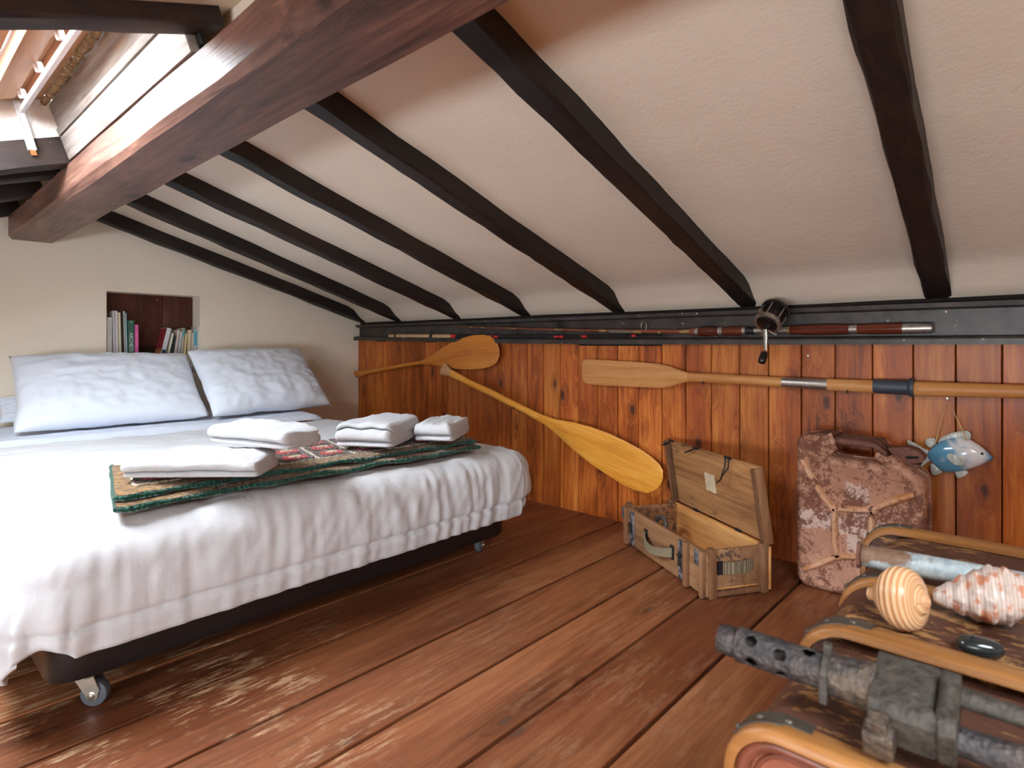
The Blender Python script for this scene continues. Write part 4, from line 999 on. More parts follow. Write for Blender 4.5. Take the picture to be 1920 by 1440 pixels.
for x, bend, big in ((0.165, 0.07, True), (0.365, 0.055, False), (LX-0.05, 0.05, False)):     # hasps hanging from the lid's upper edge
    m = MB()
    m.tube([lpt(x-0.018, -0.004, LH+0.002), lpt(x+0.018, -0.004, LH+0.002)], 0.0045, 8)
    if big:
        for e in (-1, 1): m.tube([lpt(x+e*0.009, -0.008, LH), lpt(x+e*0.010-0.004, -0.018, LH-0.03), lpt(x+e*0.004+0.006, -0.03, LH-0.055)], 0.0032, 7, flat=0.6)
        m.tube([lpt(x+0.006, -0.03, LH-0.053), lpt(x+0.014, -0.036, LH-0.075), lpt(x+0.024, -0.046, LH-0.085)], 0.0045, 7, flat=0.6)
    else:
        for e in (-1, 1): m.tube([lpt(x, -0.007+e*0.001, LH), lpt(x+e*0.003+bend*0.5, -0.018, LH-0.012), lpt(x+bend, -0.022, LH-0.022)], 0.0036, 7, flat=0.7)
    cmesh('hasp', m, M_iron, lid, smooth=50)
# paper scrap on the inside of the lid
m = MB().grid(lambda u, v: lpt(lerp(0.27, 0.335, u)+0.004*nz(v*7), -0.0012, lerp(0.105, 0.175, v)+0.006*nz(u*6, 3)), 8, 8)
cmesh('paper_scrap', m, plain('scrap_paper', C(206, 188, 158), 0.9, 0, 0.2, 0.15), lid, smooth=0)
# things lying in the crate
def cpt(x, y, z): return CM @ V((x, y, z))
m = MB(); m.tube([cpt(LX-0.13+0.045*math.cos(t), 0.10+0.01*math.sin(t), 0.080+0.045*math.sin(t)) for t in (math.radians(a) for a in range(-60, 171, 15))], lambda q: 0.011-0.003*q, 12)
m.lathe(cpt(LX-0.178, 0.10, 0.070), V((0, 0, 1)), [(0, 0.006), (0.002, 0.013), (0.012, 0.013), (0.014, 0.006)], 16)
tag(m.build('iron_clamp', plain('grey_iron', C(112, 106, 102), 0.5, 0.6, 0.5, 0.2)), 'curved grey iron clamp sticking up inside the crate', 'clamp')
m = MB(); m.tube([cpt(LX-0.20, 0.12, 0.032), cpt(LX-0.28, 0.15, 0.033), cpt(LX-0.36, 0.14, 0.032)], [0.008, 0.007, 0.006], 10); m.tube([cpt(LX-0.24+0.022*math.cos(a), 0.09+0.022*math.sin(a), 0.032) for a in (2*math.pi*k/16 for k in range(16))], 0.0075, 8, close=True)
tag(m.build('iron_fitting', M_iron), 'dark iron fitting lying on the crate bottom', 'fitting')

# ================================================================== JERRY CAN
g = G('rusty_pink_paint'); v = g.coord()
n1 = g.noise(v, 34, 8, 0.75); n2 = g.noise(v, 7, 5, 0.6); n3 = g.noise(v, 130, 5, 0.65)
paint = g.ramp(n2, [(0.3, C(164, 112, 88)), (0.55, C(188, 140, 114)), (0.75, C(172, 118, 82))])
s_ = g.sep(v); wb_ = g.ma('MULTIPLY', g.ma('SUBTRACT', g.noise(v, 30, 6, 0.75), 0.5), 0.07)
s = [s_[0], g.ma('ADD', s_[1], wb_), g.ma('ADD', s_[2], wb_)]
def between(a, lo, hi): return g.ma('MULTIPLY', g.ma('GREATER_THAN', a, lo), g.ma('LESS_THAN', a, hi))
cross = g.ma('MAXIMUM', g.ma('MULTIPLY', between(s[1], -0.035, 0.028), between(s[2], 0.13, 0.37)), g.ma('MULTIPLY', between(s[1], -0.2, 0.2), between(s[2], 0.205, 0.262)))
cross = g.ma('MULTIPLY', g.ma('MULTIPLY', cross, g.ma('LESS_THAN', s[0], -0.05)), g.step(n1, 0.62, 0.5))
paint = g.mix(g.ma('MULTIPLY', cross, 0.45), paint, C(226, 214, 204))
thr = g.ma('ADD', g.ma('MULTIPLY', n1, 0.62), g.ma('MULTIPLY', n3, 0.38))
rustm = g.step(g.ma('ADD', thr, g.ma('MULTIPLY', g.ma('SUBTRACT', n2, 0.5), 0.5)), 0.465, 0.57)
rustc = g.ramp(n3, [(0.3, C(92, 54, 44)), (0.65, C(134, 86, 66))])
M_jerry = g.done(g.mix(rustm, paint, rustc), g.ma('ADD', g.ma('MULTIPLY', rustm, 0.3), 0.5), g.bump(g.ma('SUBTRACT', n3, rustm), 0.35, 0.003), 0, 0.4)
g = G('tan_ridge_paint'); v = g.coord(); n1 = g.noise(v, 40, 7, 0.72); n3 = g.noise(v, 130, 5, 0.65)
M_ridgep = g.done(g.mix(g.step(n1, 0.54, 0.62), g.ramp(g.noise(v, 12, 3), [(0.35, C(186, 124, 78)), (0.65, C(212, 166, 134))]), C(112, 70, 54)), 0.5, g.bump(n3, 0.2, 0.003), 0, 0.4)
M_jrust = plain('rust_brown', C(112, 72, 58), 0.7, 0.1, 0.4, 0.35, 70, 0.3)
JX = 2.135; JD = 0.165
jy0, jy1 = 0.275, 0.641
jc = thing('jerry_can', 'rusty pinkish jerry can with embossed cross against the boards', 'jerry can', (JX+JD/2, (jy0+jy1)/2, 0))
def jp(x, y): return onp(x, y, 0, JX)
def rounded(poly, rads, n=6):
    P = []; m_ = len(poly)
    for i in range(m_):
        p = V(poly[i]); a = V(poly[i-1]); b = V(poly[(i+1) % m_]); r = rads[i]
        if r <= 0: P.append(p); continue
        da = (a-p).normalized(); db = (b-p).normalized(); ang = da.angle(db); L = min(r/math.tan(ang/2), (a-p).length*0.48, (b-p).length*0.48)
        q0, q1 = p+da*L, p+db*L
        for k in range(n+1):
            t_ = k/n; P.append(q0*(1-t_)**2+p*(2*t_*(1-t_))+q1*t_**2)
    return P
# outline in (y, z): foot, long side, tall corner, handle notch, sloping shoulder
T = lambda x, y: (lambda q: V((q.y, q.z)))(jp(x, y))
ol = [V((jy1, 0.0)), V((jy1, T(1492, 815).y)), T(1540, 815), T(1556, 858), T(1655, 872), T(1665, 852), T(1735, 905), V((jy0, 0.0))]
ol = rounded(ol, [0.05, 0.04, 0.012, 0.03, 0.012, 0.015, 0.03, 0.05])
cen = sum(ol, V((0, 0)))/len(ol)
def jring(x, inset):
    n = len(ol); R_ = []
    for i in range(n):
        a, b = ol[i-1], ol[(i+1) % n]; t_ = (b-a).normalized(); nn = V((-t_.y, t_.x))
        if nn.dot(cen-ol[i]) < 0: nn = -nn
        p = ol[i]+nn*inset; R_.append(V((x, p.x, p.y)))
    return R_
X0, X1 = JX, JX+JD
rs = [jring(X0+0.006, 0.030), jring(X0+0.001, 0.022), jring(X0+0.002, 0.014), jring(X0+0.010, 0.004), jring(X0+0.022, 0.0), jring(X0+JD*0.48, 0.0), jring(X0+JD*0.49, -0.004), jring(X0+JD*0.51, -0.004), jring(X0+JD*0.52, 0.0), jring(X1-0.022, 0.0), jring(X1-0.010, 0.004), jring(X1, 0.02)]
body = MB().rings(rs).build('body', M_jerry, jc, smooth=60, origin=(JX+JD/2, (jy0+jy1)/2, 0))
# embossed pressing: a frame round a square and arms to the corners
def strip(pts, w_, name, hgt=0.010):
    P = [jp(*q) for q in pts]
    m = MB(); rs = []
    for i, p in enumerate(P):
        a, b = P[max(0, i-1)], P[min(len(P)-1, i+1)]; t_ = (b-a).normalized(); sd_ = t_.cross(V((1, 0, 0))).normalized()
        k = w_*(0.75 if i in (0, len(P)-1) else 1)
        rs.append([V((X0+0.008, 0, 0))+V((0, p.y, p.z))+sd_*k, V((X0+0.001, p.y, p.z))+sd_*k*0.75, V((X0-hgt, p.y, p.z))+sd_*k*0.35, V((X0-hgt, p.y, p.z))-sd_*k*0.35, V((X0+0.001, p.y, p.z))-sd_*k*0.75, V((X0+0.008, p.y, p.z))-sd_*k])
    o = m.rings(rs).build(name, M_ridgep, jc, smooth=70, origin=(JX+JD/2, (jy0+jy1)/2, 0)); return o
strip([(1504, 862), (1520, 893), (1540, 928), (1560, 952)], 0.013, 'embossing')
strip([(1714, 928), (1690, 935), (1660, 945), (1634, 956)], 0.013, 'embossing')
strip([(1508, 1067), (1535, 1058), (1562, 1046), (1575, 1040)], 0.013, 'embossing')
strip([(1722, 1070), (1690, 1060), (1655, 1048), (1630, 1040)], 0.013, 'embossing')
strip([(1560, 956), (1572, 954), (1600, 956), (1628, 956), (1636, 962)], 0.012, 'embossing')
strip([(1564, 950), (1564, 985), (1565, 1020), (1570, 1044)], 0.012, 'embossing')
strip([(1634, 955), (1634, 990), (1633, 1020), (1630, 1046)], 0.012, 'embossing')
strip([(1566, 1042), (1590, 1044), (1615, 1044), (1636, 1042)], 0.012, 'embossing')
m = MB()
for q in ((1563, 954), (1635, 957), (1569, 1043), (1632, 1043)):
    p = jp(*q); m.lathe((X0+0.004, p.y, p.z), (-1, 0, 0), [(0, 0.017), (0.006, 0.014), (0.0125, 0.008), (0.0138, 0.003)], 16)
m.build('embossing', M_ridgep, jc, smooth=70, origin=(JX+JD/2, (jy0+jy1)/2, 0))
# three carrying handles
for k, xx in enumerate((X0+0.028, X0+JD/2, X1-0.028)):
    a, b, c_, d_ = jp(1532, 824), jp(1560, 828), jp(1640, 837), jp(1654, 876)
    top_ = [V((xx, p.y, p.z)) for p in (a+V((0, 0.02, -0.02)), a, b, jp(1600, 832), c_, jp(1650, 850), d_)]
    m = MB().tube(top_, 0.0125, 12); m.build('handle', M_jrust, jc, smooth=70)
m = MB().prism([V((X0+0.02, q.x, q.y)) for q in (T(1500, 822), T(1530, 812), T(1560, 818), T(1545, 838), T(1505, 850))], (0, 0, 0), (JD-0.04, 0, 0)); m.build('handle_root', M_jrust, jc, bevel=0.006)
# spout with its hinged cam cap
sp = jp(1695, 872); d_sp = (jp(1730, 850)-jp(1690, 885)); ssd = V((0, d_sp.y, d_sp.z)).normalized()
so = V((X0+JD/2, sp.y, sp.z))
MB().lathe(so-ssd*0.012, ssd, [(0, 0.034), (0.014, 0.03), (0.022, 0.026)], 20).build('spout', M_jrust, jc)
def q3(x, y, dx): p = onp(x, y, 0, X0+JD/2); return V((X0+JD/2+dx, p.y, p.z))
cap = MB().prism([q3(*p, 0) for p in ((1666, 838), (1705, 836), (1722, 842), (1732, 850), (1738, 856), (1730, 866), (1716, 868), (1694, 864), (1676, 852))], (-0.03, 0, 0), (0.03, 0, 0)).build('cap', M_jrust, jc, bevel=0.005)
MB().prism([q3(*p, 0) for p in ((1698, 868), (1728, 870), (1720, 880), (1706, 880))], (-0.024, 0, 0), (0.024, 0, 0)).build('cam_lever', M_jrust, jc, bevel=0.003)
MB().prism([q3(*p, 0) for p in ((1700, 853), (1724, 853), (1726, 857), (1704, 858))], (-0.0315, 0, 0), (-0.029, 0, 0)).build('slot', M_dark, cap, bevel=0.0005)

# ================================================================== CERAMIC FISH
XF = 2.335
def E(x, y): return (1680+x/8.47, 740+y/8.47)
g = G('blue_white_glaze'); v = g.coord()
s = g.sep(v); n1 = g.noise(v, 26, 3)
f = g.ma('ADD', g.noise(g.map(v, (1, 1, 1)), 14, 2, 0.5, 0.6), g.ma('MULTIPLY', s[1], 4.5))
nose = g.step(s[1], -0.060, -0.085)
col = g.mix(g.step(f, 0.36, 0.60), C(226, 226, 226), C(96, 158, 190)); col = g.mix(nose, col, C(84, 140, 180))
M_fish = g.done(col, 0.12, None, 0, 0.6, Coat_Weight=0.6)
M_fin = plain('glazed_fin', C(186, 190, 182), 0.2, 0, 0.6, 0.25, 80, 0.2)
fo = onp(1796, 850, 0, XF)
fish = thing('ceramic_fish', 'glazed blue and white ceramic fish hung on a cord below the oar', 'fish ornament', fo)
def el(p): return onp(*E(*p), 0, XF)
top_e = [(500, 905), (545, 875), (600, 820), (690, 745), (800, 700), (920, 682), (1040, 678), (1150, 690), (1230, 735), (1330, 800), (1420, 872), (1490, 930), (1530, 970), (1546, 1000)]
bot_e = [(520, 1025), (570, 1065), (620, 1120), (700, 1200), (800, 1232), (920, 1232), (1040, 1215), (1150, 1195), (1240, 1165), (1340, 1130), (1420, 1092), (1490, 1060), (1530, 1035), (1546, 1012)]
thk = [0.006, 0.010, 0.014, 0.020, 0.025, 0.028, 0.030, 0.030, 0.029, 0.026, 0.021, 0.016, 0.010, 0.003]
rs = []
for a, b, th_ in zip(top_e, bot_e, thk):
    p, q = el(a), el(b); c = (p+q)/2; h_ = (p-q)/2
    rs.append([c+h_*math.cos(t_)+V((-th_*max(0, math.sin(t_)) if math.sin(t_) > 0 else 0.004*abs(math.sin(t_)), 0, 0)) for t_ in (2*math.pi*k/24 for k in range(24))])
bd = MB().rings(rs).build('body', M_fish, fish, smooth=80, origin=fo)
def fin(pts, name, ribs=(), dx=0.0):
    P = [el(p)+V((dx, 0, 0)) for p in pts]
    o = MB().prism(P, (-0.003, 0, 0), (0.003, 0, 0)).build(name, M_fin, fish, bevel=0.0012)
    if ribs:
        m = MB()
        for a, b in ribs: m.tube([el(a)+V((dx-0.003, 0, 0)), el(b)+V((dx-0.003, 0, 0))], [0.0012, 0.0007], 6)
        m.build('fin_rays', M_fin, o)
fin([(460, 770), (480, 710), (540, 685), (610, 690), (650, 730), (620, 790), (560, 840), (520, 830), (480, 800)], 'rear_fin', [((600, 800), (490, 740)), ((610, 780), (530, 700)), ((620, 770), (580, 700))])
fin([(660, 740), (720, 680), (800, 640), (880, 610), (960, 590), (1050, 575), (1130, 568), (1195, 620), (1190, 700), (1050, 700), (900, 705), (760, 735), (690, 780)], 'dorsal_fin', [((x, 735-(x-700)*0.09), (x-10+5, 690-(x-700)*0.20)) for x in range(720, 1180, 48)])
fin([(175, 740), (185, 722), (230, 730), (320, 775), (420, 840), (520, 890), (560, 960), (540, 1050), (480, 1090), (400, 1150), (330, 1180), (290, 1170), (330, 1100), (400, 1020), (370, 940), (300, 880), (215, 830)], 'tail_fin', [((500, 940), (230, 780)), ((500, 960), (320, 860)), ((500, 1000), (360, 1130))])
fin([(545, 1110), (590, 1090), (700, 1190), (740, 1230), (680, 1265), (610, 1280), (565, 1250), (548, 1180)], 'anal_fin', [((640, 1150), (570, 1190)), ((680, 1190), (600, 1250)), ((710, 1220), (660, 1262))])
fin([(930, 1215), (1100, 1190), (1160, 1230), (1090, 1290), (1020, 1322), (970, 1318), (945, 1270)], 'pelvic_fin', [((1000, 1220), (975, 1300)), ((1060, 1215), (1030, 1310))])
fin([(815, 950), (860, 905), (960, 930), (1080, 955), (1135, 1010), (1130, 1070), (1060, 1105), (960, 1095), (880, 1040), (830, 990)], 'pectoral_fin', [((1080, 1030), (840, 930)), ((1070, 1050), (860, 970)), ((1060, 1070), (890, 1020)), ((1080, 1010), (900, 920))], dx=-0.029)
ey = el((1372, 925))+V((-0.0225, 0, 0))
MB().lathe(ey+V((0.004, 0, 0)), (-1, 0, 0), [(0, 0.0045), (0.003, 0.0042), (0.0055, 0.002)], 14).build('eye', plain('eye_black', C(14, 14, 20), 0.15), bd)
M_cord = plain('jute_cord', C(206, 170, 124), 0.9, 0, 0.1, 0.2, 200, 0.3)
nl = el((822, 58)); 
h1, h2 = el((632, 782))+V((-0.016, 0, 0)), el((1135, 715))+V((-0.022, 0, 0))
MB().tube([h1+V((0.012, 0, 0.0)), h1, h1.lerp(nl, 0.5)+V((-0.004, 0, 0)), nl+V((-0.008, 0, 0.003)), nl.lerp(h2, 0.5)+V((-0.004, 0, 0)), h2, h2+V((0.012, 0, 0))], 0.0017, 8).build('hanging_cord', M_cord, fish)
MB().lathe(nl+V((XW-0.01-XF, 0, 0.001)), (-1, 0, 0), [(0, 0.0014), (0.036, 0.0014), (0.0365, 0.003), (0.038, 0.003)], 10).build('nail', M_nickel, fish)
# ================================================================== OLD TRUNKS
g = G('worn_fibre'); v = g.coord()
n1 = g.noise(g.map(v, (3.0, 1, 3.0)), 34, 8, 0.75); n2 = g.noise(v, 5, 4, 0.6); wv = g.noise(v, 300, 3, 0.6)
lea = g.ramp(g.noise(v, 9, 5, 0.6), [(0.3, C(62, 37, 28)), (0.7, C(98, 60, 44))])
wear = g.step(g.ma('ADD', n1, g.ma('MULTIPLY', g.ma('SUBTRACT', n2, 0.5), 0.65)), 0.575, 0.625)
M_fibre = g.done(g.mix(wear, lea, g.ramp(wv, [(0.3, C(150, 104, 60)), (0.7, C(180, 134, 84))])), 0.5, g.bump(g.ma('SUBTRACT', g.ma('MULTIPLY', wv, 0.4), wear), 0.35, 0.003), 0, 0.4)
g = G('woven_fibre_panel'); v = g.coord(); a = g.wave(v, 170, 1, axis='Z'); b = g.wave(v, 170, 1, axis='Y'); n1 = g.noise(v, 18, 5, 0.65)
pc = g.ramp(n1, [(0.3, C(120, 62, 42)), (0.7, C(172, 104, 76))])
M_panel = g.done(g.mix(g.step(g.noise(v, 7, 4), 0.66, 0.72), pc, C(84, 50, 44)), 0.6, g.bump(g.ma('ADD', a, b), 0.4, 0.0015), 0, 0.35)
M_bent = wood('bent_beech', C(104, 64, 34), C(150, 98, 50), C(176, 126, 76), 'Y', worn=C(92, 62, 44), worn_amt=0.5, rough=0.4, var=0.06, bump=0.12)
M_bead = plain('brown_bead', C(112, 60, 42), 0.38, 0, 0.5, 0.35, 30, 0.1)
M_cap = plain('dark_tin', C(92, 84, 74), 0.45, 0.6, 0.5, 0.25, 40, 0.15)
ZTK, YTK = 0.48, 0.228
def arch(x, y_end, top, rad, n=10, yb=-0.62):
    """upper outline of a trunk section at x: along the top, round the corner, down the end"""
    P = [V((x, lerp(yb, y_end-rad, i/12), top)) for i in range(12)]+([V((x, y_end-rad-0.02, top))] if n == 16 else [])
    for k in range(n+1):
        t_ = math.pi/2*(1-k/n); P.append(V((x, y_end-rad+rad*math.cos(t_), top-rad+rad*math.sin(t_))))
    P += [V((x, y_end, lerp(top-rad, 0.005, i/8))) for i in range(1, 9)]
    return P
def section(x, y_end, top, rad): return arch(x, y_end, top, rad)+[V((x, -0.62, 0.005))]
def hoop(x0, x1, y_end, top, rad, th, name, par, mat=None):
    """bent wood band over the top and down the end"""
    rs = []
    lo0, lo1 = arch(x0, y_end, top, rad), arch(x1, y_end, top, rad); n = len(lo0)
    hi0, hi1 = arch(x0, y_end+th, top+th, rad+th), arch(x1, y_end+th, top+th, rad+th)
    for i in range(n):
        a, b, c_, d_ = lo0[i], hi0[i], hi1[i], lo1[i]
        u = (b-a); w_ = V((x1-x0, 0, 0))
        rs.append([a-u*0.3, a+u*0.55, b+w_*0.10-u*0.12, b+w_*0.30, c_-w_*0.12, c_-u*0.35, d_-u*0.3])
    return MB().rings(rs).build(name, mat or M_bent, par, smooth=50)
def corner_caps(x0, x1, y_end, top, rad, th, par):
    """tin strip over the bent corner, at the far edge of the band, with round nails"""
    P = arch(0, y_end+th, top+th, rad+th, 16); k0 = 12
    pts = P[k0:k0+13]
    rs = []
    for i, p in enumerate(pts):
        a, b = pts[max(0, i-1)], pts[min(len(pts)-1, i+1)]; t_ = (b-a).normalized(); nn = V((0, -t_.z, t_.y))
        if nn.z+nn.y < 0: nn = -nn
        wx = (x1-x0)*(0.62 if 1 < i < len(pts)-2 else 0.45)
        rs.append([V((x1-wx, p.y, p.z))-nn*0.002, V((x1-wx, p.y, p.z))+nn*0.0014, V((x1+0.003, p.y, p.z))+nn*0.0014, V((x1+0.003, p.y, p.z))-nn*0.004])
    c_ = MB().rings(rs).build('corner_cap', M_cap, par, smooth=40)
    for i in (1, 6, 11):
        p = pts[i]; a, b = pts[i-1], pts[i+1]; t_ = (b-a).normalized(); nn = V((0, -t_.z, t_.y))
        if nn.z+nn.y < 0: nn = -nn
        MB().lathe(V((x1-(x1-x0)*0.25, p.y, p.z))+nn*0.0005, nn, [(0, 0.0042), (0.001, 0.0042), (0.0025, 0.003), (0.0032, 0.001)], 10).build('round_nail', M_cap, c_)
HX = [0.548, 0.782, 0.985, 1.275]
TH = 0.0085
ta = thing('trunk', 'front old trunk with bent wood bands, carrying the rusty gun and shells', 'trunk', (0.76, -0.2, 0), 'old trunks beside the jerry can')
R1 = 0.052
def shell_body(x0, x1, y_end, top, rad, name, par, mat):
    rs = [section(x0+0.002, y_end-0.004, top-0.004, rad-0.004), section(x0+0.010, y_end, top, rad), section(x1-0.010, y_end, top, rad), section(x1-0.002, y_end-0.006, top-0.006, rad-0.006)]
    return MB().rings(rs).build(name, mat, par, smooth=50)
shell_body(HX[0]+0.012, HX[1]-0.004, YTK-0.006, ZTK-0.014, R1-0.006, 'lid_half', ta, M_fibre)
hoop(HX[0], HX[0]+0.028, YTK-0.006, ZTK-0.014, R1-0.006, TH, 'bent_band', ta)
corner_caps(HX[0], HX[0]+0.028, YTK-0.006, ZTK-0.014, R1-0.006, TH, ta)
# front face: bead, moulding and woven panel, set back inside the band
def loop_tube(x, y_end, top, rad, r, name, mat, flat=1.0):
    P = arch(x, y_end, top, rad); return MB().tube(P, r, 10, flat=flat, upv=(1, 0, 0)).build(name, mat, ta, smooth=60)
loop_tube(HX[0]+0.008, YTK-0.0145, ZTK-0.0225, R1-0.014, 0.0066, 'bead', M_bead)
loop_tube(HX[0]+0.0125, YTK-0.0245, ZTK-0.0325, R1-0.020, 0.0026, 'moulding', M_bead)
MB().rings([section(HX[0]+0.0125, YTK-0.019, ZTK-0.027, R1-0.016), section(HX[0]+0.020, YTK-0.019, ZTK-0.027, R1-0.016)]).build('front_panel', M_panel, ta, smooth=30)
shell_body(HX[1]+0.010, HX[2]-0.004, YTK, ZTK-0.006, R1, 'base_half', ta, M_fibre)
hoop(HX[1], HX[1]+0.032, YTK, ZTK-0.006, R1, TH, 'bent_band', ta); corner_caps(HX[1], HX[1]+0.032, YTK, ZTK-0.006, R1, TH, ta)
tb = thing('trunk', 'rear old trunk with bent wood bands, carrying the peeling metal tube', 'trunk', (1.14, -0.2, 0), 'old trunks beside the jerry can')
shell_body(HX[2]+0.010, HX[3]-0.004, YTK+0.004, ZTK-0.008, R1, 'lid_half', tb, M_fibre)
hoop(HX[2], HX[2]+0.030, YTK, ZTK-0.008, R1, TH, 'bent_band', tb); corner_caps(HX[2], HX[2]+0.030, YTK, ZTK-0.008, R1, TH, tb)
YT4 = YTK+0.032
shell_body(HX[3]+0.008, HX[3]+0.040, YT4, ZTK-0.008, R1, 'base_half', tb, M_fibre)
hoop(HX[3], HX[3]+0.034, YT4, ZTK-0.008, R1, TH, 'bent_band', tb); corner_caps(HX[3], HX[3]+0.034, YT4, ZTK-0.008, R1, TH, tb)

# ================================================================== PEELING METAL TUBE
g = G('peeling_blue_paint'); v = g.coord(); s = g.sep(v)
n1 = g.noise(v, 12, 6, 0.65); n2 = g.noise(v, 80, 5, 0.65)
pk = g.step(g.ma('ADD', n1, g.ma('ADD', g.ma('MULTIPLY', s[1], -4.0), g.ma('MULTIPLY', s[2], -9.0))), 0.74, 0.66)
col = g.mix(g.ma('SUBTRACT', 1.0, pk), g.ramp(n2, [(0.3, C(112, 78, 58)), (0.7, C(142, 116, 96))]), g.ramp(n2, [(0.3, C(140, 156, 160)), (0.7, C(196, 204, 204))]))
M_peel = g.done(col, 0.5, g.bump(n2, 0.3, 0.003), 0.2, 0.4)
rt_ = 0.0165; zt = ZTK+0.0035+rt_
te = onp(1612, 1040, 2, zt)
tu = thing('metal_tube', 'rusty metal tube with peeling grey blue paint lying on the rear trunk', 'tube', (te.x, te.y-0.15, zt))
td = V((0.10, -1, 0)).normalized()
MB().lathe(te, td, [(0.002, 0.012), (0.003, rt_*0.93), (0.03, rt_), (0.14, rt_), (0.40, rt_)], 28).build('barrel', M_peel, tu, origin=te)
MB().lathe(te-td*0.004, td, [(0, 0.008), (0.001, 0.0195), (0.004, 0.0198), (0.006, 0.018)], 28).build('end_flange', M_jrust, tu)

# ================================================================== SHELLS AND PEBBLE
def uvmesh(o, uvs):
    l = o.data.uv_layers.new(name='UVMap')
    for p in o.data.polygons:
        for li in p.loop_indices: l.data[li].uv = uvs[o.data.loops[li].vertex_index]
g = G('tun_shell'); v = g.coord('UV'); s = g.sep(v)
bands = g.wave(g.map(v, (0, 1, 0)), 1.1, 0.5, 2, 2, axis='Y'); n = g.noise(g.coord(), 40, 3)
M_tun = g.done(g.mix(bands, C(204, 142, 92), C(228, 188, 146)), 0.25, g.bump(bands, 0.25, 0.004), 0, 0.5, Subsurface_Weight=0.0)
def spiral_shell(name, cen, axis, size, mat, up=V((0, 0, 1))):
    """globose shell: big last whorl, a short canal at the front, stepped whorls winding up to the apex"""
    ax_ = V(axis).normalized(); a = ax_.cross(up).normalized(); b = a.cross(ax_).normalized()
    body = [(-1.22, 0.10), (-1.16, 0.20), (-1.02, 0.22), (-0.92, 0.30), (-0.80, 0.50), (-0.62, 0.74), (-0.40, 0.92), (-0.15, 1.0), (0.10, 0.97), (0.28, 0.86), (0.36, 0.74), (0.40, 0.62)]
    nt, nc = 120, 64; rs = []; uvs = []
    def base(t):
        t *= len(body)-1; i = min(len(body)-2, int(t)); k = t-i; return lerp(body[i][0], body[i+1][0], k), lerp(body[i][1], body[i+1][1], k)
    for i in range(nt+1):
        t = i/nt; ring = []
        for j in range(nc):
            ph = 2*math.pi*j/nc; w_ = j/nc
            if t < 0.62: h_, r_ = base(t/0.62)
            else:
                q = (t-0.62)/0.38; lev = q*3.0+w_*min(1, q*6)                   # whorls: radius falls with a step at every turn
                n_ = math.floor(lev); fr = lev-n_
                R0 = 0.62*0.52**n_; R1_ = 0.62*0.52**(n_+1)
                r_ = lerp(R0, R1_, fr**0.8); h_ = 0.40+0.34*(1-0.55**(n_+ (0.25*fr if fr < 0.5 else 0.125+1.75*(fr-0.5))))
                r_ *= (1-q**6)
            r2_ = r_*(1+0.010*math.sin(t*150))
            ring.append(V(cen)+(a*(r2_*math.cos(ph))+b*(r2_*math.sin(ph))+ax_*h_)*size); uvs.append((w_, (t*6.2 if t < 0.62 else 3.84+(t-0.62)*9+w_*0.6)))
        rs.append(ring)
    o = MB().rings(rs).build(name, mat, None, smooth=75); uvmesh(o, uvs); return o
ztop = ZTK-0.006
sc = onp(1700, 1120, 2, ztop+0.040)
viewd = (CAM-sc).normalized()
ts = spiral_shell('tun_shell', sc, (viewd*0.66+RT*0.70-V((0, 0, 0.10))).normalized(), 0.037, M_tun)
lowz = min(v_.co.z for v_ in ts.data.vertices); ts.location.z = ztop+0.0005-lowz
tag(ts, 'round striped orange tun shell with spiral apex on the trunk', 'shell')
g = G('helmet_shell'); v = g.coord('UV'); s = g.sep(v)
n = g.noise(g.coord(), 32, 4, 0.6); spots = g.step(g.noise(g.map(v, (9, 7, 1)), 1.0, 2), 0.52, 0.62)
stripe = g.wave(g.map(v, (0, 1, 0)), 9, 0.3, 1, 1, axis='Y')
col = g.mix(g.ma('MULTIPLY', stripe, 0.35), C(206, 188, 176), C(140, 96, 78)); col = g.mix(g.ma('MULTIPLY', spots, 0.75), col, C(186, 100, 52))
M_hel = g.done(col, 0.3, None, 0, 0.5)
# helmet shell: broad last whorl with rows of knobs, narrow front end, flat lip underneath
hA = onp(1750, 1102, 2, ztop+0.030); hB = onp(1962, 1134, 2, ztop+0.036)
hx = (hB-hA); hl = hx.length; hx.normalize(); hs = hx.cross(V((0, 0, 1))).normalized(); hz_ = hs.cross(hx).normalized()
prof_ = [(0, 0.22), (0.05, 0.34), (0.15, 0.50), (0.28, 0.70), (0.40, 0.88), (0.52, 1.0), (0.66, 0.98), (0.80, 0.80), (0.92, 0.48), (1.0, 0.06)]
def pr(t_):
    for (a, b), (c_, d_) in zip(prof_[:-1], prof_[1:]):
        if a <= t_ <= c_:
            k = (t_-a)/(c_-a); k = k*k*(3-2*k); return lerp(b, d_, k)
    return 0.05
nt, nc = 90, 72; rs = []; uvs = []
for i in range(nt+1):
    t_ = i/nt; ring = []
    for j in range(nc):
        ph = 2*math.pi*j/nc
        r = pr(t_)*hl*0.36
        r *= 1+0.012*math.sin(t_*95)
        for row in (0.26, 0.40, 0.53, 0.68):
            kn = math.exp(-((t_-row)/0.035)**2)*max(0, math.cos(ph*8.0+row*20))**2
            r += kn*hl*0.030*(0.6+row)
        up_ = math.sin(ph); 
        if up_ < -0.35: r *= 1-0.22*(-0.35-up_)/0.65
        ring.append(hA+hx*(t_*hl)+hs*(math.cos(ph)*r)+hz_*(math.sin(ph)*r*0.92+0.018*t_)); uvs.append((j/nc, t_))
    rs.append(ring)
minz = min(p.z for r_ in rs for p in r_)
rs = [[p+V((0, 0, ztop+0.001-minz)) for p in r_] for r_ in rs]
hm = MB().rings(rs).build('helmet_shell', M_hel, None, smooth=75); uvmesh(hm, uvs)
tag(hm, 'knobbly white and orange helmet shell beside the tun shell', 'shell')
pp = onp(1838, 1212, 2, ztop+0.010)
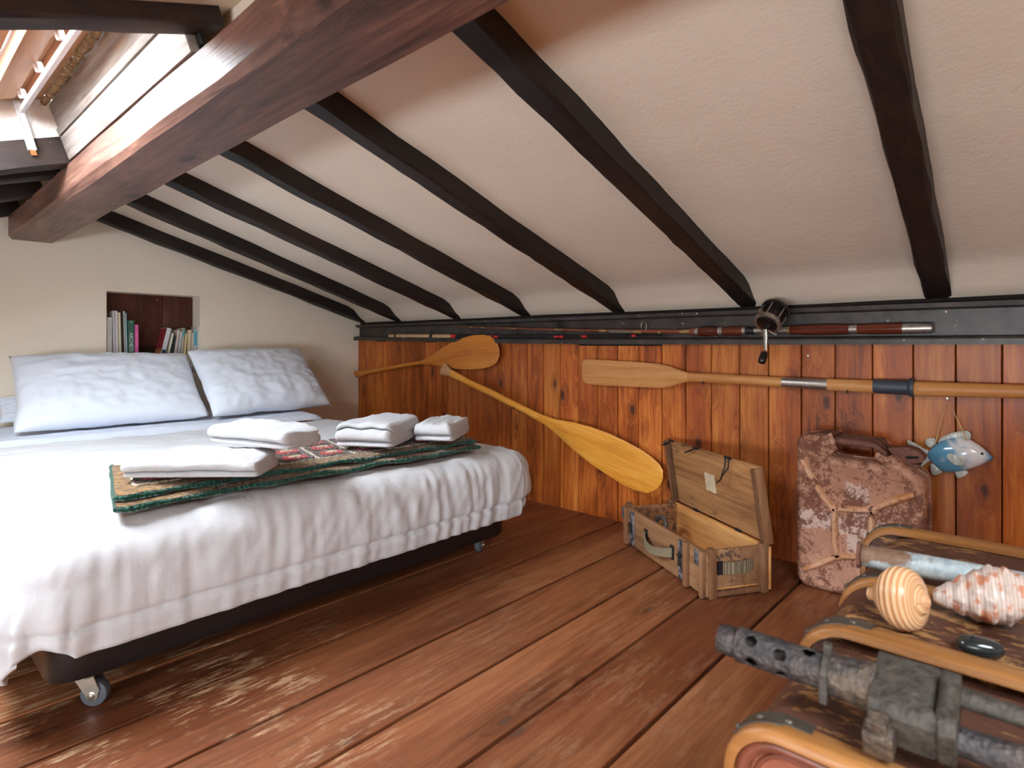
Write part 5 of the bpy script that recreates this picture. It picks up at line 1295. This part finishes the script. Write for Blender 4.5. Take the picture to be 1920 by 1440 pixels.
m = MB(); ex = V((0.30, -1, 0)).normalized(); ey_ = V((-ex.y, ex.x, 0)); nt = 18
sg = lambda q, e_: math.copysign(abs(q)**e_, q)
m.grid(lambda u, v: pp+ex*(0.0215*math.sin(math.pi*v)**0.7*sg(math.cos(2*math.pi*u), 0.75))+ey_*(0.013*math.sin(math.pi*v)**0.7*sg(math.sin(2*math.pi*u), 0.85))+V((0, 0, 0.0098*sg(math.cos(math.pi*v), 0.9))), 28, 16, True)
tag(m.build('pebble', plain('black_stone', C(34, 38, 38), 0.12, 0, 0.6, 0.15, 20, 0), smooth=180), 'smooth shiny black pebble on the trunk below the helmet shell', 'pebble')

# ================================================================== RUSTY GUN RELIC
g = G('corroded_steel'); v = g.coord(); n1 = g.vor(v, 210); n2 = g.noise(v, 90, 5, 0.65); n3 = g.noise(v, 14, 4)
M_gun = g.done(g.mix(g.step(n3, 0.4, 0.7), g.ramp(n2, [(0.3, C(38, 35, 36)), (0.7, C(78, 72, 72))]), g.ramp(n2, [(0.3, C(62, 50, 40)), (0.7, C(116, 96, 76))])), 0.6, g.bump(g.ma('ADD', n1, n2), 0.55, 0.003), 0.35, 0.4)
M_gunflat = plain('pitted_steel', C(66, 59, 52), 0.62, 0.25, 0.4, 0.45, 110, 0.9)
GZ = ZTK+0.030
ga = onp(1385, 1207, 2, GZ+0.004); gb_ = onp(1545, 1259, 2, GZ+0.004)
gd = (gb_-ga).normalized(); gs = gd.cross(V((0, 0, 1))).normalized(); gu = gs.cross(gd).normalized()
if gs.x > 0: gs = -gs             # gs points towards the viewpoint side (-x)
gun = thing('gun_relic', 'corroded gun relic with perforated barrel jacket lying across the front trunk', 'gun relic', (ga.x, ga.y-0.2, ZTK))
GL = (gb_-ga).length; gr = 0.0165
holes = [(0.20, 0.9), (0.55, 0.6), (0.20, 2.2), (0.56, 2.1), (0.22, -0.5), (0.57, -0.75), (0.85, 1.4)]
nt, nc = 110, 48; vs = []; keep = []
def gp(s_, r_, ph): return ga+gd*s_+(gs*math.cos(ph)+gu*math.sin(ph))*r_
m = MB(); k0 = 0
for i in range(nt+1):
    for j in range(nc):
        s_ = i/nt*GL; ph = 2*math.pi*j/nc
        m.v.append(gp(s_, gr*(1+0.04*nz(s_*160, math.cos(ph)*3, math.sin(ph)*3)), ph))
for i in range(nt):
    for j in range(nc):
        s_ = (i+0.5)/nt; ph = 2*math.pi*(j+0.5)/nc
        if any(((s_-a)*GL)**2+(((ph-b+math.pi) % (2*math.pi)-math.pi)*gr)**2 < 0.0058**2 for a, b in holes): continue
        m.f.append((i*nc+j, i*nc+(j+1) % nc, (i+1)*nc+(j+1) % nc, (i+1)*nc+j))
jk = m.build('barrel_jacket', M_gun, gun, smooth=60)
md = jk.modifiers.new('wall', 'SOLIDIFY'); md.thickness = 0.002; md.offset = -1
MB().lathe(ga, gd, [(0, 0.008), (GL, 0.008)], 14).build('barrel', M_gunflat, gun)
m = MB(); rs = []
for s_, r_ in ((-0.020, 0.010), (-0.019, 0.0135), (-0.006, 0.0145), (0.0, 0.0115), (0.004, 0.0125)):
    rs.append([gp(s_+0.002*nz(j*1.7, s_*300), r_*(1+0.10*nz(j*0.9, s_*200, 3)), 2*math.pi*j/28) for j in range(28)])
m.rings(rs).build('muzzle', M_gun, gun, smooth=50)
MB().lathe(ga+gd*(GL*1.0), gd, [(0, 0.018), (0.001, 0.0205), (0.006, 0.0205), (0.007, 0.018)], 28).build('clamp_ring', M_gunflat, gun)
GM = Matrix.Translation(ga) @ Matrix((gd, gs, gu)).transposed().to_4x4()
MB().box((GL*1.0, -0.003, 0.016), (GL*1.0+0.007, 0.005, 0.028), GM).box((GL*1.0, 0.014, -0.020), (GL*1.0+0.007, 0.021, 0.004), GM).build('sight_lug', M_gunflat, gun, bevel=0.001)
for s_, r_ in ((1.06, 0.0180), (1.22, 0.0190), (1.38, 0.0205)): MB().lathe(ga+gd*(GL*s_), gd, [(0, r_), (0.010, r_*1.03), (0.0125, r_*1.0)], 28).build('collar', M_gun, gun)
rx0, rx1 = GL*1.52, GL*1.52+0.060
RM = GM @ Matrix.Rotation(math.radians(-20), 4, 'X')
m = MB()
rs = []
for s_ in (rx0, rx0+0.045, rx0+0.0465, rx0+0.048, rx1):
    ins = 0.002 if s_ == rx0+0.0465 else 0
    P = [(-0.034+ins, -0.016), (-0.034+ins, 0.010), (-0.026, 0.0185-ins), (0.028, 0.0185-ins), (0.036-ins, 0.011), (0.036-ins, -0.018)]
    rs.append([RM @ V((s_, a, b)) for a, b in P])
m.rings(rs).build('receiver', M_gunflat, gun, bevel=0.0012, smooth=40)
MB().tube([RM @ V((rx1-0.006, a, 0.021)) for a in (-0.014, 0.006, 0.024)], 0.0075, 12).build('hinge_lug', M_gunflat, gun)
MB().box((rx0-0.002, 0.034, -0.018), (rx0+0.020, 0.054, 0.004), RM).box((rx0+0.001, 0.034, -0.004), (rx0+0.016, 0.050, 0.014), RM).build('magazine_stub', M_gun, gun, bevel=0.002)
m1 = MB().tube([RM @ V((rx1-0.004, -0.016, 0.004)), RM @ V((rx1+0.05, -0.018, 0.0)), RM @ V((rx1+0.30, -0.022, -0.004))], [0.010, 0.0095, 0.0105], 12, flat=0.8); m1.build('tail_bar', M_gunflat, gun)
m1 = MB().tube([RM @ V((rx1-0.004, 0.020, -0.006)), RM @ V((rx1+0.05, 0.018, -0.006)), RM @ V((rx1+0.30, 0.014, -0.004))], [0.011, 0.0115, 0.0125], 12); m1.build('tail_bar', M_gun, gun)
